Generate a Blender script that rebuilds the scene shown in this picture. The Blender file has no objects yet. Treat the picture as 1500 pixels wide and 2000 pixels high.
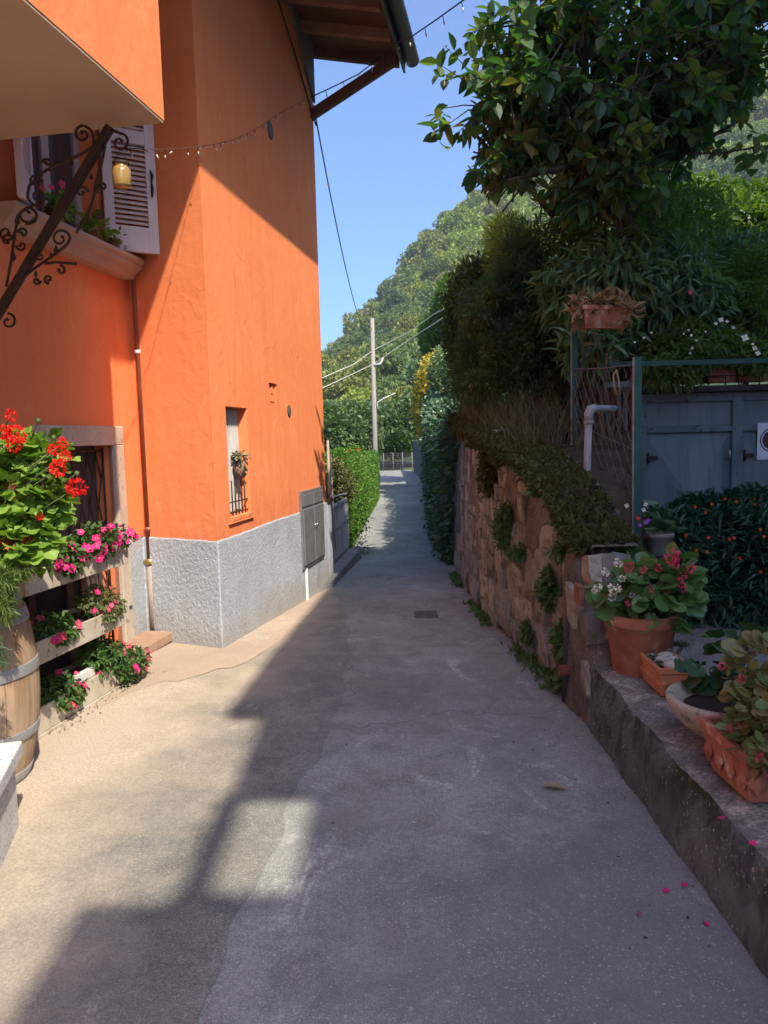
import bpy, math, random
import numpy as np
from mathutils import Vector, Matrix
random.seed(7)
RNG = np.random.default_rng(11)
SC = bpy.context.scene
COL = SC.collection
rad = math.radians

# ------------------------------------------------------------------ camera
EYE = 1.6
PITCH, ROLL, FPX = rad(5.5), rad(1.5), 1500.0
_F = np.array([0, math.cos(PITCH), -math.sin(PITCH)])
_R0 = np.array([1.0, 0, 0])
_U0 = np.array([0, math.sin(PITCH), math.cos(PITCH)])
_R = _R0*math.cos(ROLL) - _U0*math.sin(ROLL)
_U = _U0*math.cos(ROLL) + _R0*math.sin(ROLL)
_C = np.array([0, 0, EYE])
cam_d = bpy.data.cameras.new('camera')
cam = bpy.data.objects.new('camera', cam_d)
COL.objects.link(cam)
cam.matrix_world = Matrix(((_R[0], _U[0], -_F[0], 0), (_R[1], _U[1], -_F[1], 0), (_R[2], _U[2], -_F[2], EYE), (0, 0, 0, 1)))
cam_d.sensor_fit = 'VERTICAL'
cam_d.sensor_height = 36
cam_d.sensor_width = 27
cam_d.lens = 27.0
cam_d.clip_start = 0.05
cam_d.clip_end = 3000
SC.camera = cam
SC.render.resolution_x, SC.render.resolution_y = 768, 1024

# ------------------------------------------------------------------ light
SUN = np.array([0.94, -1.68, 2.25])          # direction towards the sun
SUNU = SUN/np.linalg.norm(SUN)
W = bpy.data.worlds.new('World')
SC.world = W
W.use_nodes = True
wn = W.node_tree.nodes; wl = W.node_tree.links
wn.clear()
sky = wn.new('ShaderNodeTexSky')
sky.sky_type = 'NISHITA'
sky.sun_disc = False
sky.sun_elevation = math.asin(SUNU[2])
sky.sun_rotation = math.atan2(SUN[0], SUN[1])
sky.altitude = 300
sky.air_density = 0.8
sky.dust_density = 4.0
sky.ozone_density = 10
bg = wn.new('ShaderNodeBackground'); bg.inputs[1].default_value = 0.15
wo = wn.new('ShaderNodeOutputWorld')
wl.new(sky.outputs[0], bg.inputs[0]); wl.new(bg.outputs[0], wo.inputs[0])
sd = bpy.data.lights.new('sun', 'SUN')
sd.energy = 3.35
sd.angle = rad(0.55)
sd.color = (1.0, 0.90, 0.74)
so = bpy.data.objects.new('sun', sd)
COL.objects.link(so)
so.rotation_euler = Vector(-SUNU).to_track_quat('-Z', 'Y').to_euler()
so.location = (4, -8, 14)
SC.view_settings.view_transform = 'Standard'
SC.view_settings.look = 'None'
SC.view_settings.exposure = 1.16
SC.view_settings.gamma = 1
SC.view_settings.use_curve_mapping = False
SC.render.engine = 'CYCLES'
cy = SC.cycles
cy.max_bounces = 8; cy.diffuse_bounces = 5; cy.glossy_bounces = 2; cy.transmission_bounces = 4
cy.transparent_max_bounces = 6; cy.volume_bounces = 0
cy.use_denoising = True
try: cy.denoiser = 'OPENIMAGEDENOISE'
except Exception: pass
cy.sample_clamp_indirect = 6
cy.caustics_reflective = False; cy.caustics_refractive = False

# ------------------------------------------------------------------ points of the place
def ray(x, y): return _F*FPX + _R*(x-750) - _U*(y-1000)
def at(x, y, Y):
    d = ray(x, y); return _C + d*(Y/d[1])
def G(x, y, z=0.0):
    d = ray(x, y); return _C + d*((z-EYE)/d[2])
P1 = np.array([-1.31, 5.96, 0.0])
BB = np.array([0.175, 0.9846, 0.0]); NN = np.array([0.9846, -0.175, 0.0])
HROT = math.atan2(-0.175, 0.9846)
def HP(v, u, z): return P1 + NN*v + BB*u + np.array([0, 0, z])
def ONV(x, y, v):
    d = ray(x, y); t = ((P1+NN*v-_C) @ NN)/(d @ NN); P = _C + d*t
    return (P-P1) @ BB, P[2]
def ONU(x, y, u):
    d = ray(x, y); t = ((P1+BB*u-_C) @ BB)/(d @ BB); return _C + d*t
def gz(y):
    return float(np.interp(y, [-20, 5.5, 9.4, 12, 45, 60], [0, 0, -0.22, -0.3, -0.3, 0.2]))

# ------------------------------------------------------------------ mesh helpers
def tag(o, label=None, cat=None, group=None, kind=None):
    if label: o['label'] = label
    if cat: o['category'] = cat
    if group: o['group'] = group
    if kind: o['kind'] = kind
    return o
WM = {}
def thing(name, loc, label=None, cat=None, group=None, rz=0.0):
    o = bpy.data.objects.new(name, None)
    o.empty_display_size = 0.1
    COL.objects.link(o)
    o.location = tuple(float(a) for a in loc); o.rotation_euler = (0, 0, rz)
    WM[o.name] = Matrix.Translation(Vector(o.location)) @ Matrix.Rotation(rz, 4, 'Z')
    return tag(o, label, cat, group)
def wm(o): return WM.get(o.name, Matrix.Identity(4)) if o else Matrix.Identity(4)
def link(name, me, parent=None, loc=None):
    o = bpy.data.objects.new(name, me)
    COL.objects.link(o)
    if parent is not None:
        o.parent = parent
        WM[o.name] = wm(parent)
    elif loc is not None:
        o.location = tuple(float(a) for a in loc)
        WM[o.name] = Matrix.Translation(Vector(o.location))
    return o
def np_mesh(name, V, F, mi=None, smooth=False, mats=()):
    V = np.asarray(V, dtype=np.float32); F = np.asarray(F, dtype=np.int32)
    me = bpy.data.meshes.new(name)
    k = F.shape[1]
    me.vertices.add(len(V)); me.vertices.foreach_set('co', V.ravel())
    me.loops.add(F.size); me.loops.foreach_set('vertex_index', F.ravel())
    me.polygons.add(len(F)); me.polygons.foreach_set('loop_start', np.arange(0, F.size, k, dtype=np.int32))
    if mi is not None: me.polygons.foreach_set('material_index', np.asarray(mi, dtype=np.int32))
    me.polygons.foreach_set('use_smooth', np.full(len(F), smooth, dtype=bool))
    for m in mats: me.materials.append(m)
    me.update(calc_edges=True)
    return me
def to_local(V, M):
    Mi = np.array(M.inverted()); V = np.asarray(V, dtype=float)
    return V @ Mi[:3, :3].T + Mi[:3, 3]
class MB:
    """collects shapes in place coordinates and links them as one mesh object"""
    def __init__(s): s.v = []; s.f = []; s.m = []; s.s = []
    def add(s, V, F, mi=0, smooth=False):
        o = len(s.v); s.v += [tuple(float(c) for c in p) for p in V]
        for f in F: s.f.append(tuple(i+o for i in f)); s.m.append(mi); s.s.append(smooth)
        return s
    def box(s, a, b, mi=0, fr=None):
        """axis box from a to b; fr maps local (x,y,z) to the place"""
        (x0, y0, z0), (x1, y1, z1) = a, b
        V = [(x0,y0,z0),(x1,y0,z0),(x1,y1,z0),(x0,y1,z0),(x0,y0,z1),(x1,y0,z1),(x1,y1,z1),(x0,y1,z1)]
        if fr: V = [fr(*p) for p in V]
        F = [(0,3,2,1),(4,5,6,7),(0,1,5,4),(1,2,6,5),(2,3,7,6),(3,0,4,7)]
        return s.add(V, F, mi)
    def prism(s, pts, off, mi=0):
        n = len(pts); P = [np.array(p, float) for p in pts]; O = np.array(off, float)
        V = P + [p+O for p in P]
        F = [tuple(range(n))[::-1], tuple(range(n, 2*n))] + [(i, (i+1) % n, n+(i+1) % n, n+i) for i in range(n)]
        return s.add(V, F, mi)
    def tube(s, pts, r, n=8, mi=0, cap=True, smooth=True):
        P = [Vector(tuple(float(c) for c in p)) for p in pts]
        if not hasattr(r, '__len__'): r = [r]*len(P)
        V = []; F = []
        up = None
        for i, p in enumerate(P):
            d = (P[min(i+1, len(P)-1)] - P[max(i-1, 0)])
            if d.length < 1e-9: d = Vector((0, 0, 1))
            d.normalize()
            if up is None:
                up = Vector((0, 0, 1)) if abs(d.z) < .9 else Vector((1, 0, 0))
            x = d.cross(up)
            if x.length < 1e-4: x = d.cross(Vector((1, 0, 0)))
            x.normalize(); y = x.cross(d); up = y*1.0
            up = y if abs(y.dot(d)) < .99 else up
            for k in range(n):
                a = 2*math.pi*k/n
                V.append(p + x*(math.cos(a)*r[i]) + y*(math.sin(a)*r[i]))
        for i in range(len(P)-1):
            for k in range(n):
                F.append((i*n+k, i*n+(k+1) % n, (i+1)*n+(k+1) % n, (i+1)*n+k))
        s.add(V, F, mi, smooth)
        if cap:
            o = len(s.v)-len(V)
            s.f.append(tuple(o+k for k in range(n))[::-1]); s.m.append(mi); s.s.append(False)
            s.f.append(tuple(o+(len(P)-1)*n+k for k in range(n))); s.m.append(mi); s.s.append(False)
        return s
    def lathe(s, prof, c, n=32, mi=0, smooth=True, a0=0, a1=2*math.pi, wob=0):
        V = []; F = []; full = abs(a1-a0-2*math.pi) < 1e-6
        k = n if full else n+1
        for (r, z) in prof:
            for i in range(k):
                a = a0+(a1-a0)*i/n
                V.append((c[0]+r*math.cos(a), c[1]+r*math.sin(a), c[2]+z))
        for j in range(len(prof)-1):
            for i in range(n):
                i2 = (i+1) % k
                F.append((j*k+i, j*k+i2, (j+1)*k+i2, (j+1)*k+i))
        return s.add(V, F, mi, smooth)
    def build(s, name, mats, parent=None, loc=None, bevel=0, weld=False):
        me = bpy.data.meshes.new(name)
        o = link(name, me, parent, loc)
        V = to_local(s.v, WM.get(o.name, Matrix.Identity(4)))
        me.from_pydata([tuple(p) for p in V], [], s.f)
        for m in (mats if isinstance(mats, (list, tuple)) else [mats]): me.materials.append(m)
        me.polygons.foreach_set('material_index', s.m); me.polygons.foreach_set('use_smooth', s.s)
        me.update()
        if bevel:
            b = o.modifiers.new('bevel', 'BEVEL'); b.width = bevel; b.segments = 2; b.limit_method = 'ANGLE'; b.angle_limit = rad(40)
        return o
def nz(P, f=1.0, s=0):
    """cheap smooth vector noise on Nx3 points"""
    P = np.asarray(P, float)*f
    out = np.zeros(len(P))
    g = np.random.default_rng(100+s)
    for o in range(6):
        k = g.normal(size=3)*(1.0*1.8**(o*0.6)); ph = g.uniform(0, 6.28)
        out += np.sin(P @ k*2.2+ph)/(1.35**o)
    return out/2.6
def grid(name, fn, nu, nv, mats, parent=None, loc=None, smooth=True, kind=None):
    U, Vv = np.meshgrid(np.linspace(0, 1, nu+1), np.linspace(0, 1, nv+1), indexing='ij')
    P = fn(U.ravel(), Vv.ravel())
    idx = np.arange((nu+1)*(nv+1)).reshape(nu+1, nv+1)
    F = np.stack([idx[:-1, :-1], idx[1:, :-1], idx[1:, 1:], idx[:-1, 1:]], -1).reshape(-1, 4)
    me0 = link(name, bpy.data.meshes.new(name), parent, loc)
    V = to_local(P, WM.get(me0.name, Matrix.Identity(4)))
    me0.data = np_mesh(name, V, F, None, smooth, mats)
    if kind: me0['kind'] = kind
    return me0

# ------------------------------------------------------------------ materials
def C4(c): return (c[0], c[1], c[2], 1)
class NT:
    def __init__(s, name):
        s.m = bpy.data.materials.new(name); s.m.use_nodes = True
        s.t = s.m.node_tree; s.t.nodes.clear()
        s.out = s.n('ShaderNodeOutputMaterial')
    def n(s, t, **k):
        nd = s.t.nodes.new(t)
        for a, b in k.items(): setattr(nd, a, b)
        return nd
    def l(s, a, b): s.t.links.new(a, b)
    def coord(s, kind='Object'):
        if kind == 'World': return s.n('ShaderNodeNewGeometry').outputs['Position']
        return s.n('ShaderNodeTexCoord').outputs[kind]
    def noise(s, scale, detail=5, rough=.55, vec=None, dist=0, dim='3D'):
        nd = s.n('ShaderNodeTexNoise')
        nd.inputs['Scale'].default_value = scale; nd.inputs['Detail'].default_value = detail
        nd.inputs['Roughness'].default_value = rough; nd.inputs['Distortion'].default_value = dist
        if vec is not None: s.l(vec, nd.inputs['Vector'])
        return nd.outputs[0]
    def vor(s, scale, vec=None, feat='F1', rnd=1.0):
        nd = s.n('ShaderNodeTexVoronoi', feature=feat); nd.inputs['Scale'].default_value = scale
        nd.inputs['Randomness'].default_value = rnd
        if vec is not None: s.l(vec, nd.inputs['Vector'])
        return nd.outputs
    def ramp(s, fac, stops):
        r = s.n('ShaderNodeValToRGB'); s.l(fac, r.inputs[0])
        e = r.color_ramp.elements
        while len(e) > 1: e.remove(e[-1])
        e[0].position = stops[0][0]; e[0].color = C4(stops[0][1]) if hasattr(stops[0][1], '__len__') else (stops[0][1],)*3+(1,)
        for p, c in stops[1:]:
            q = e.new(p); q.color = C4(c) if hasattr(c, '__len__') else (c, c, c, 1)
        return r.outputs[0]
    def mix(s, fac, a, b, mode='MIX'):
        m = s.n('ShaderNodeMix', data_type='RGBA', blend_type=mode)
        for v, i in ((fac, 0), (a, 6), (b, 7)):
            if hasattr(v, 'links') or hasattr(v, 'is_linked'): s.l(v, m.inputs[i])
            elif i == 0: m.inputs[0].default_value = v
            else: m.inputs[i].default_value = C4(v)
        return m.outputs[2]
    def math(s, op, a, b=0.0, clamp=False):
        m = s.n('ShaderNodeMath', operation=op); m.use_clamp = clamp
        for v, i in ((a, 0), (b, 1)):
            if hasattr(v, 'is_linked'): s.l(v, m.inputs[i])
            else: m.inputs[i].default_value = v
        return m.outputs[0]
    def mapv(s, vec, sc=(1, 1, 1), loc=(0, 0, 0), rot=(0, 0, 0)):
        m = s.n('ShaderNodeMapping'); s.l(vec, m.inputs[0])
        m.inputs['Scale'].default_value = sc; m.inputs['Location'].default_value = loc; m.inputs['Rotation'].default_value = rot
        return m.outputs[0]
    def bump(s, h, strength=.3, dist=.01, prev=None):
        b = s.n('ShaderNodeBump'); b.inputs['Strength'].default_value = strength; b.inputs['Distance'].default_value = dist
        s.l(h, b.inputs['Height'])
        if prev is not None: s.l(prev, b.inputs['Normal'])
        return b.outputs[0]
    def bsdf(s, col, rough=.8, metal=0, spec=.3, normal=None, transl=0, tcol=None):
        p = s.n('ShaderNodeBsdfPrincipled')
        if hasattr(col, 'is_linked'): s.l(col, p.inputs['Base Color'])
        else: p.inputs['Base Color'].default_value = C4(col)
        if hasattr(rough, 'is_linked'): s.l(rough, p.inputs['Roughness'])
        else: p.inputs['Roughness'].default_value = rough
        p.inputs['Metallic'].default_value = metal
        p.inputs['Specular IOR Level'].default_value = spec
        if normal is not None: s.l(normal, p.inputs['Normal'])
        o = p.outputs[0]
        if transl:
            t = s.n('ShaderNodeBsdfTranslucent')
            if hasattr(col, 'is_linked'):
                tc = s.mix(1.0, col, tcol or (1.5, 1.7, .6), 'MULTIPLY'); s.l(tc, t.inputs[0])
            else: t.inputs[0].default_value = C4([min(1, a*b) for a, b in zip(col, tcol or (1.5, 1.7, .6))])
            m = s.n('ShaderNodeMixShader'); m.inputs[0].default_value = transl
            s.l(o, m.inputs[1]); s.l(t.outputs[0], m.inputs[2]); o = m.outputs[0]
        s.l(o, s.out.inputs[0])
        return s.m
def M(name, c1, c2=None, scale=6, rough=.8, bump=.0, bscale=60, metal=0, spec=.3, lo=.35, hi=.65, stretch=None, spots=None, spot_scale=60, coord='Object', bdist=.004, detail=5):
    """plain surface: two colours over noise, optional small spots and relief"""
    t = NT(name); v = t.coord(coord)
    if stretch: v = t.mapv(v, stretch)
    c = c1
    if c2: c = t.ramp(t.noise(scale, detail, .6, v), [(lo, c1), (hi, c2)])
    if spots:
        d = t.ramp(t.noise(spot_scale, 3, .6, v), [(.60, 0.0), (.66, 1.0)])
        c = t.mix(d, c, spots)
    nrm = t.bump(t.noise(bscale, 4, .6, v), bump, bdist) if bump else None
    return t.bsdf(c, rough, metal, spec, nrm)
def leafmat(name, cols, rough=.45, transl=.3, spec=.35, pos_scale=1.2, tcol=None, vein=False):
    """leaves: every leaf (mesh island or copied object) gets its own tone"""
    t = NT(name)
    g = t.n('ShaderNodeNewGeometry'); oi = t.n('ShaderNodeObjectInfo')
    a = t.math('FRACT', t.math('ADD', g.outputs['Random Per Island'], oi.outputs['Random']))
    nn = t.noise(pos_scale, 2, .5, g.outputs['Position'])
    f = t.math('ADD', t.math('MULTIPLY', a, .65), t.math('MULTIPLY', nn, .35))
    k = len(cols)
    c = t.ramp(f, [(.12+.76*i/max(1, k-1), cols[i]) for i in range(k)])
    return t.bsdf(c, rough, 0, spec, None, transl, tcol)

# ------------------------------------------------------------------ leaves
def _tri(faces):
    o = []
    for f in faces:
        for i in range(1, len(f)-1): o.append((f[0], f[i], f[i+1]))
    return np.array(o)
def strip_leaf(prof, fold=.12, bend=-.15):
    """prof: list of (y, halfwidth); returns leaf 1 long along +Y"""
    V = []; F = []
    for y, w in prof:
        zc = bend*y*y
        V += [(-w, y, zc+fold*w), (0, y, zc-fold*w*.6), (w, y, zc+fold*w)]
    for i in range(len(prof)-1):
        a = i*3; b = a+3
        F += [(a, a+1, b+1), (a, b+1, b), (a+1, a+2, b+2), (a+1, b+2, b+1)]
    return np.array(V, float), np.array(F)
L_OVATE = strip_leaf([(0, .02), (.18, .2), (.42, .31), (.7, .24), (.88, .1), (1, .005)], .25, -.18)
L_OVAL4 = strip_leaf([(0, .02), (.35, .28), (.7, .22), (1, .01)], .3, -.2)
L_LANCE = strip_leaf([(0, .01), (.3, .13), (.65, .11), (1, .005)], .4, -.3)
L_THIN = strip_leaf([(0, .015), (.5, .06), (1, .003)], .4, -.35)
L_BLADE = strip_leaf([(0, .02), (.4, .028), (1, .002)], .3, -.5)
L_TRI = (np.array([(0, 0, 0), (-.3, .5, .08), (.3, .5, .08), (0, 1, -.1)], float), np.array([(0, 1, 3), (0, 3, 2)]))
L_CLUMP = (np.array([(0, 0, 0), (-.5, .35, .15), (0, .5, -.1), (.5, .4, .1), (-.25, 1, 0), (.3, .9, -.15)], float), np.array([(0, 1, 2), (0, 2, 3), (1, 4, 2), (2, 5, 3)]))
def disc_leaf(n=14, lob=0.0, nl=5, cup=.12, notch=.35, wav=.0):
    V = [(0, .12, -.02)]; F = []
    for i in range(n):
        a = -math.pi/2 + notch + (2*math.pi-2*notch)*i/(n-1)
        r = .5*(1+lob*math.cos(nl*(a-math.pi/2)) + (.03 if i % 2 else -.03)*(lob > 0))
        V.append((r*math.cos(a), .45+r*math.sin(a), cup*(r*2)**2*.5+wav*math.sin(3*a)))
    F = [(0, i, i+1) for i in range(1, n)]
    return np.array(V, float), np.array(F)
L_ROUND = disc_leaf(14, 0, 0, .15, .22, .03)
L_LOBED = disc_leaf(20, .1, 5, .25, .25, .06)
def frames(D, roll=None, up=(0, 0, 1)):
    D = D/np.maximum(1e-9, np.linalg.norm(D, axis=1, keepdims=True))
    U = np.broadcast_to(np.array(up, float), D.shape) + 1e-3
    X = np.cross(D, U); X /= np.maximum(1e-6, np.linalg.norm(X, axis=1, keepdims=True))
    Z = np.cross(X, D)
    if roll is not None:
        c = np.cos(roll)[:, None]; s = np.sin(roll)[:, None]
        X, Z = X*c+Z*s, Z*c-X*s
    return np.stack([X, D, Z], -1)      # columns x, y, z
def cloud_arrays(leaf, P, D, S, roll=None, W_=None):
    V, F = leaf; n = len(P)
    R = frames(D, roll)
    S = np.broadcast_to(np.asarray(S, float), (n,))
    LV = V[None]*S[:, None, None]
    if W_ is not None: LV = LV*np.array([W_, 1, 1])
    A = np.einsum('nij,nkj->nki', R, LV)+P[:, None, :]
    FF = F[None]+(np.arange(n)*len(V))[:, None, None]
    return A.reshape(-1, 3), FF.reshape(-1, 3)
def cloud(name, leaf, P, D, S, mat, parent=None, roll=None, loc=None, kind=None, W_=None, smooth=False):
    P = np.asarray(P, float); D = np.asarray(D, float)
    A, FF = cloud_arrays(leaf, P, D, S, roll, W_)
    o = link(name, bpy.data.meshes.new(name), parent, loc)
    A = to_local(A, WM.get(o.name, Matrix.Identity(4)))
    o.data = np_mesh(name, A, FF, None, smooth, [mat])
    if kind: o['kind'] = kind
    return o
_leafmesh = {}
def leaf_parts(name, key, leaf, P, D, S, mat, parent, roll=None, limit=300):
    """each leaf a part of its own, all sharing one mesh; beyond the limit the smaller ones become one part"""
    P = np.asarray(P, float); D = np.asarray(D, float); n = len(P)
    S = np.broadcast_to(np.asarray(S, float), (n,))
    k = (key, mat.name)
    if k not in _leafmesh: _leafmesh[k] = np_mesh(name, leaf[0], leaf[1], None, True, [mat])
    R = frames(D, roll)
    dist = np.linalg.norm(P-_C, axis=1)/S
    vis = np.argsort(dist)
    Mi = wm(parent).inverted()
    for i in vis[:limit]:
        m = Matrix.Identity(4)
        for a in range(3):
            for b in range(3): m[a][b] = R[i][a][b]*S[i]
            m[a][3] = P[i][a]
        o = bpy.data.objects.new(name, _leafmesh[k]); COL.objects.link(o)
        o.parent = parent; o.matrix_local = Mi @ m
    if n > limit:
        r = vis[limit:]
        cloud(name+'_mass', leaf, P[r], D[r], S[r], mat, parent, None if roll is None else roll[r], kind='stuff')
def shell(ells, n, lo=.55, seed=0, squash=1.0):
    """points and outward directions in a union of ellipsoids (cx,cy,cz,rx,ry,rz)"""
    g = np.random.default_rng(seed)
    E = np.array(ells, float); w = E[:, 3]*E[:, 4]+E[:, 4]*E[:, 5]; w = w/w.sum()
    k = g.choice(len(E), n, p=w)
    d = g.normal(size=(n, 3)); d /= np.linalg.norm(d, axis=1, keepdims=True)
    r = lo+(1-lo)*g.random(n)**.6
    r = r*(1+.12*nz(d*2+k[:, None], 1.5, seed % 7))
    return E[k, :3]+d*E[k, 3:]*r[:, None], d, g
def petal_flower(name, mat, cmat, n=5, L=L_OVAL4, tilt=.5, w=1.6):
    """one blossom, 1 unit across radius, facing +Y"""
    V = []; F = []; mi = []
    for i in range(n):
        a = 2*math.pi*i/n
        d = Vector((math.cos(a), tilt, math.sin(a))).normalized()
        x = Vector((-math.sin(a), 0, math.cos(a))); z = x.cross(d)
        o = len(V)
        for p in L[0]: V.append(tuple(x*(p[0]*w)+d*p[1]+z*p[2]))
        for f in L[1]: F.append(tuple(int(q)+o for q in f)); mi.append(0)
    o = len(V)
    for i in range(6):
        a = 2*math.pi*i/6; V.append((.16*math.cos(a), .16, .16*math.sin(a)))
    V.append((0, .28, 0))
    for i in range(6): F.append((o+i, o+(i+1) % 6, o+6)); mi.append(1)
    return np_mesh(name, V, F, mi, False, [mat, cmat])
def head_flower(name, mat, n=34, seed=3, L=L_TRI, flat=.75):
    """dense flower head of many petals, radius 1"""
    g = np.random.default_rng(seed)
    d = g.normal(size=(n*3, 3)); d /= np.linalg.norm(d, axis=1, keepdims=True)
    P = d*np.array([.75, .75, .75*flat]); D = d+g.normal(size=d.shape)*.9
    A, F = cloud_arrays(L, P, D, .42, g.uniform(0, 6, len(d)))
    return np_mesh(name, A, F, None, False, [mat])
def put(name, me, P, D, S, parent, roll=0.0):
    R = frames(np.array([D], float), np.array([roll]))[0]
    m = Matrix.Identity(4)
    for a in range(3):
        for b in range(3): m[a][b] = R[a][b]*S
        m[a][3] = P[a]
    o = bpy.data.objects.new(name, me); COL.objects.link(o); o.parent = parent
    o.matrix_local = wm(parent).inverted() @ m
    return o
# ------------------------------------------------------------------ ground materials
def mat_paving(name, base, light, dark, speck, warm, aggregate=1.0, cracks=False):
    t = NT(name); v = t.coord('World')
    n1 = t.noise(.9, 6, .62, v, .4); n2 = t.noise(4.5, 6, .65, v, .6); n3 = t.noise(38, 5, .7, v)
    c = t.ramp(n1, [(.3, base), (.62, light)])
    c = t.mix(t.ramp(n2, [(.44, 0.0), (.66, .7)]), c, dark)
    c = t.mix(t.ramp(t.noise(2.1, 5, .6, t.mapv(v, loc=(7, 3, 0)), .8), [(.5, 0.0), (.72, .7)]), c, warm)
    c = t.mix(t.ramp(n3, [(.35, .5), (.65, 0.0)]), c, dark)
    # worn paler scuffs with ragged edges
    sc = t.math('MULTIPLY', t.ramp(t.noise(3.2, 8, .75, t.mapv(v, (1, .55, 1), (3, 9, 0)), 1.2), [(.56, 0.0), (.64, 1.0)]), t.ramp(t.noise(30, 4, .7, v), [(.40, 0.0), (.58, .7)]))
    c = t.mix(sc, c, speck)
    gr = t.noise(150, 3, .8, v); c = t.mix(t.ramp(gr, [(.36, .55), (.5, 0.0)]), c, (dark[0]*.7, dark[1]*.7, dark[2]*.7)); c = t.mix(t.ramp(gr, [(.54, 0.0), (.68, .5)]), c, speck)
    c = t.mix(t.ramp(t.noise(.45, 4, .6, t.mapv(v, loc=(2, 5, 0)), .6), [(.42, 0.0), (.6, .55)]), c, (dark[0]*.9, dark[1]*.9, dark[2]*.9))
    # aggregate
    vo = t.vor(70, v); vo2 = t.vor(170, v)
    sel = t.math('GREATER_THAN', t.math('ADD', t.math('MULTIPLY', t.noise(40, 2, .5, v), .6), t.math('MULTIPLY', t.noise(2.5, 4, .6, v), .4)), .515)
    ag = t.math('MULTIPLY', t.ramp(vo[0], [(.18, 1.0), (.30, 0.0)]), sel)
    c = t.mix(t.math('MULTIPLY', ag, .42*aggregate), c, speck)
    sel2 = t.math('GREATER_THAN', t.noise(80, 2, .5, t.mapv(v, loc=(3, 1, 0))), .5)
    c = t.mix(t.math('MULTIPLY', t.math('MULTIPLY', t.ramp(vo2[0], [(.2, 1.0), (.32, 0.0)]), sel2), .6*aggregate), c, dark)
    if cracks:
        cv = t.vor(.55, t.mapv(v, loc=(1.3, .4, 0)), 'DISTANCE_TO_EDGE')
        vv = t.n('ShaderNodeVectorMath', operation='ADD'); t.l(v, vv.inputs[0])
        nv = t.n('ShaderNodeTexNoise'); nv.inputs['Scale'].default_value = 2.2; t.l(v, nv.inputs['Vector']); t.l(nv.outputs[1], vv.inputs[1])
        vd = t.n('ShaderNodeTexVoronoi', feature='DISTANCE_TO_EDGE'); vd.inputs['Scale'].default_value = .38; t.l(vv.outputs[0], vd.inputs['Vector'])
        ck = t.ramp(vd.outputs[0], [(.0, .45), (.005, 0.0)])
        c = t.mix(ck, c, (dark[0]*.4, dark[1]*.4, dark[2]*.4))
    h = t.math('ADD', t.math('MULTIPLY', n3, .15), t.math('ADD', t.math('MULTIPLY', ag, .4), t.noise(160, 4, .75, v)))
    nrm = t.bump(h, .5, .004)
    return t.bsdf(c, .92, 0, .2, nrm)
def mat_pad():
    # grey slab like the lane, with pale sandy dust lying near the house
    m = mat_paving('sandy_pad', (.165, .165, .15), (.24, .235, .205), (.095, .096, .09), (.44, .41, .35), (.25, .225, .17), .95, False)
    m2 = m.node_tree
    bs = next(n for n in m2.nodes if n.type == 'BSDF_PRINCIPLED'); lk = bs.inputs['Base Color'].links[0]; src = lk.from_socket
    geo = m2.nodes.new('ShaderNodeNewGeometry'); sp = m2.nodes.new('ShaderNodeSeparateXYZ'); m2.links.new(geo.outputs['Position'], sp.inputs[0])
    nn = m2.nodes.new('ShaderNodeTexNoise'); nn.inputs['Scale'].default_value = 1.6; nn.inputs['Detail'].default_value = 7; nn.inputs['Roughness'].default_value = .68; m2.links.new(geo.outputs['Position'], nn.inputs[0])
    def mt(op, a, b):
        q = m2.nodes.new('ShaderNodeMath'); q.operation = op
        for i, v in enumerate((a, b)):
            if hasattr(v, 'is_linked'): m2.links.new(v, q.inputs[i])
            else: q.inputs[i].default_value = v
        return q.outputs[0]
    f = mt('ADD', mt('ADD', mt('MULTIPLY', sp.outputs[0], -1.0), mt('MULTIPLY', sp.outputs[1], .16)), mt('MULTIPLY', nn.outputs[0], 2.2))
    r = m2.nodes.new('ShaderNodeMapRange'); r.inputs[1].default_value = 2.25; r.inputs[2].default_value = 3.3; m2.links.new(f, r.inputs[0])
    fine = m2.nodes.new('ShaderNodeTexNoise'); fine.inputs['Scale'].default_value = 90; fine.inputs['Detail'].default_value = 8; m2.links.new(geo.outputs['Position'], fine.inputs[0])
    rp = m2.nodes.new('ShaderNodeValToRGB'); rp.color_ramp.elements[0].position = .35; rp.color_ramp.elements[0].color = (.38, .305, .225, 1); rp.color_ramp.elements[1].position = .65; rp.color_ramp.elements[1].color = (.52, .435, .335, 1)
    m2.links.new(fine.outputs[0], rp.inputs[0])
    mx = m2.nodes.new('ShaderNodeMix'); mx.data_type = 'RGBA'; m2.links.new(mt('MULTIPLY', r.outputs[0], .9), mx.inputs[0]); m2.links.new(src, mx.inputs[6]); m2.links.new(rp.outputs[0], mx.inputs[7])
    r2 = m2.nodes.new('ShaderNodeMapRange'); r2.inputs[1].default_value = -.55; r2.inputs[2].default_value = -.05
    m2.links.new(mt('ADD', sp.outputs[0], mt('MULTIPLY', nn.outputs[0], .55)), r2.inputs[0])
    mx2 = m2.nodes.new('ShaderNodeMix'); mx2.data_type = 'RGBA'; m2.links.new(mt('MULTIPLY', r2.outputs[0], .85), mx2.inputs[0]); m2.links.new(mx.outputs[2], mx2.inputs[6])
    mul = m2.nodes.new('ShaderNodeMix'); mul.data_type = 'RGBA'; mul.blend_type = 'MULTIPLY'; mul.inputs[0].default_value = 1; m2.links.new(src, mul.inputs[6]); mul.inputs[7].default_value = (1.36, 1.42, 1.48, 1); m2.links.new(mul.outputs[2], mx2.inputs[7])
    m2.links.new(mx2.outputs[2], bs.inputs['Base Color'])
    return m
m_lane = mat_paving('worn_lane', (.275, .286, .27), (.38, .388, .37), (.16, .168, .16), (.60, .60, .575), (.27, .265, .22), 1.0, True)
m_pad = mat_pad()
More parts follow.
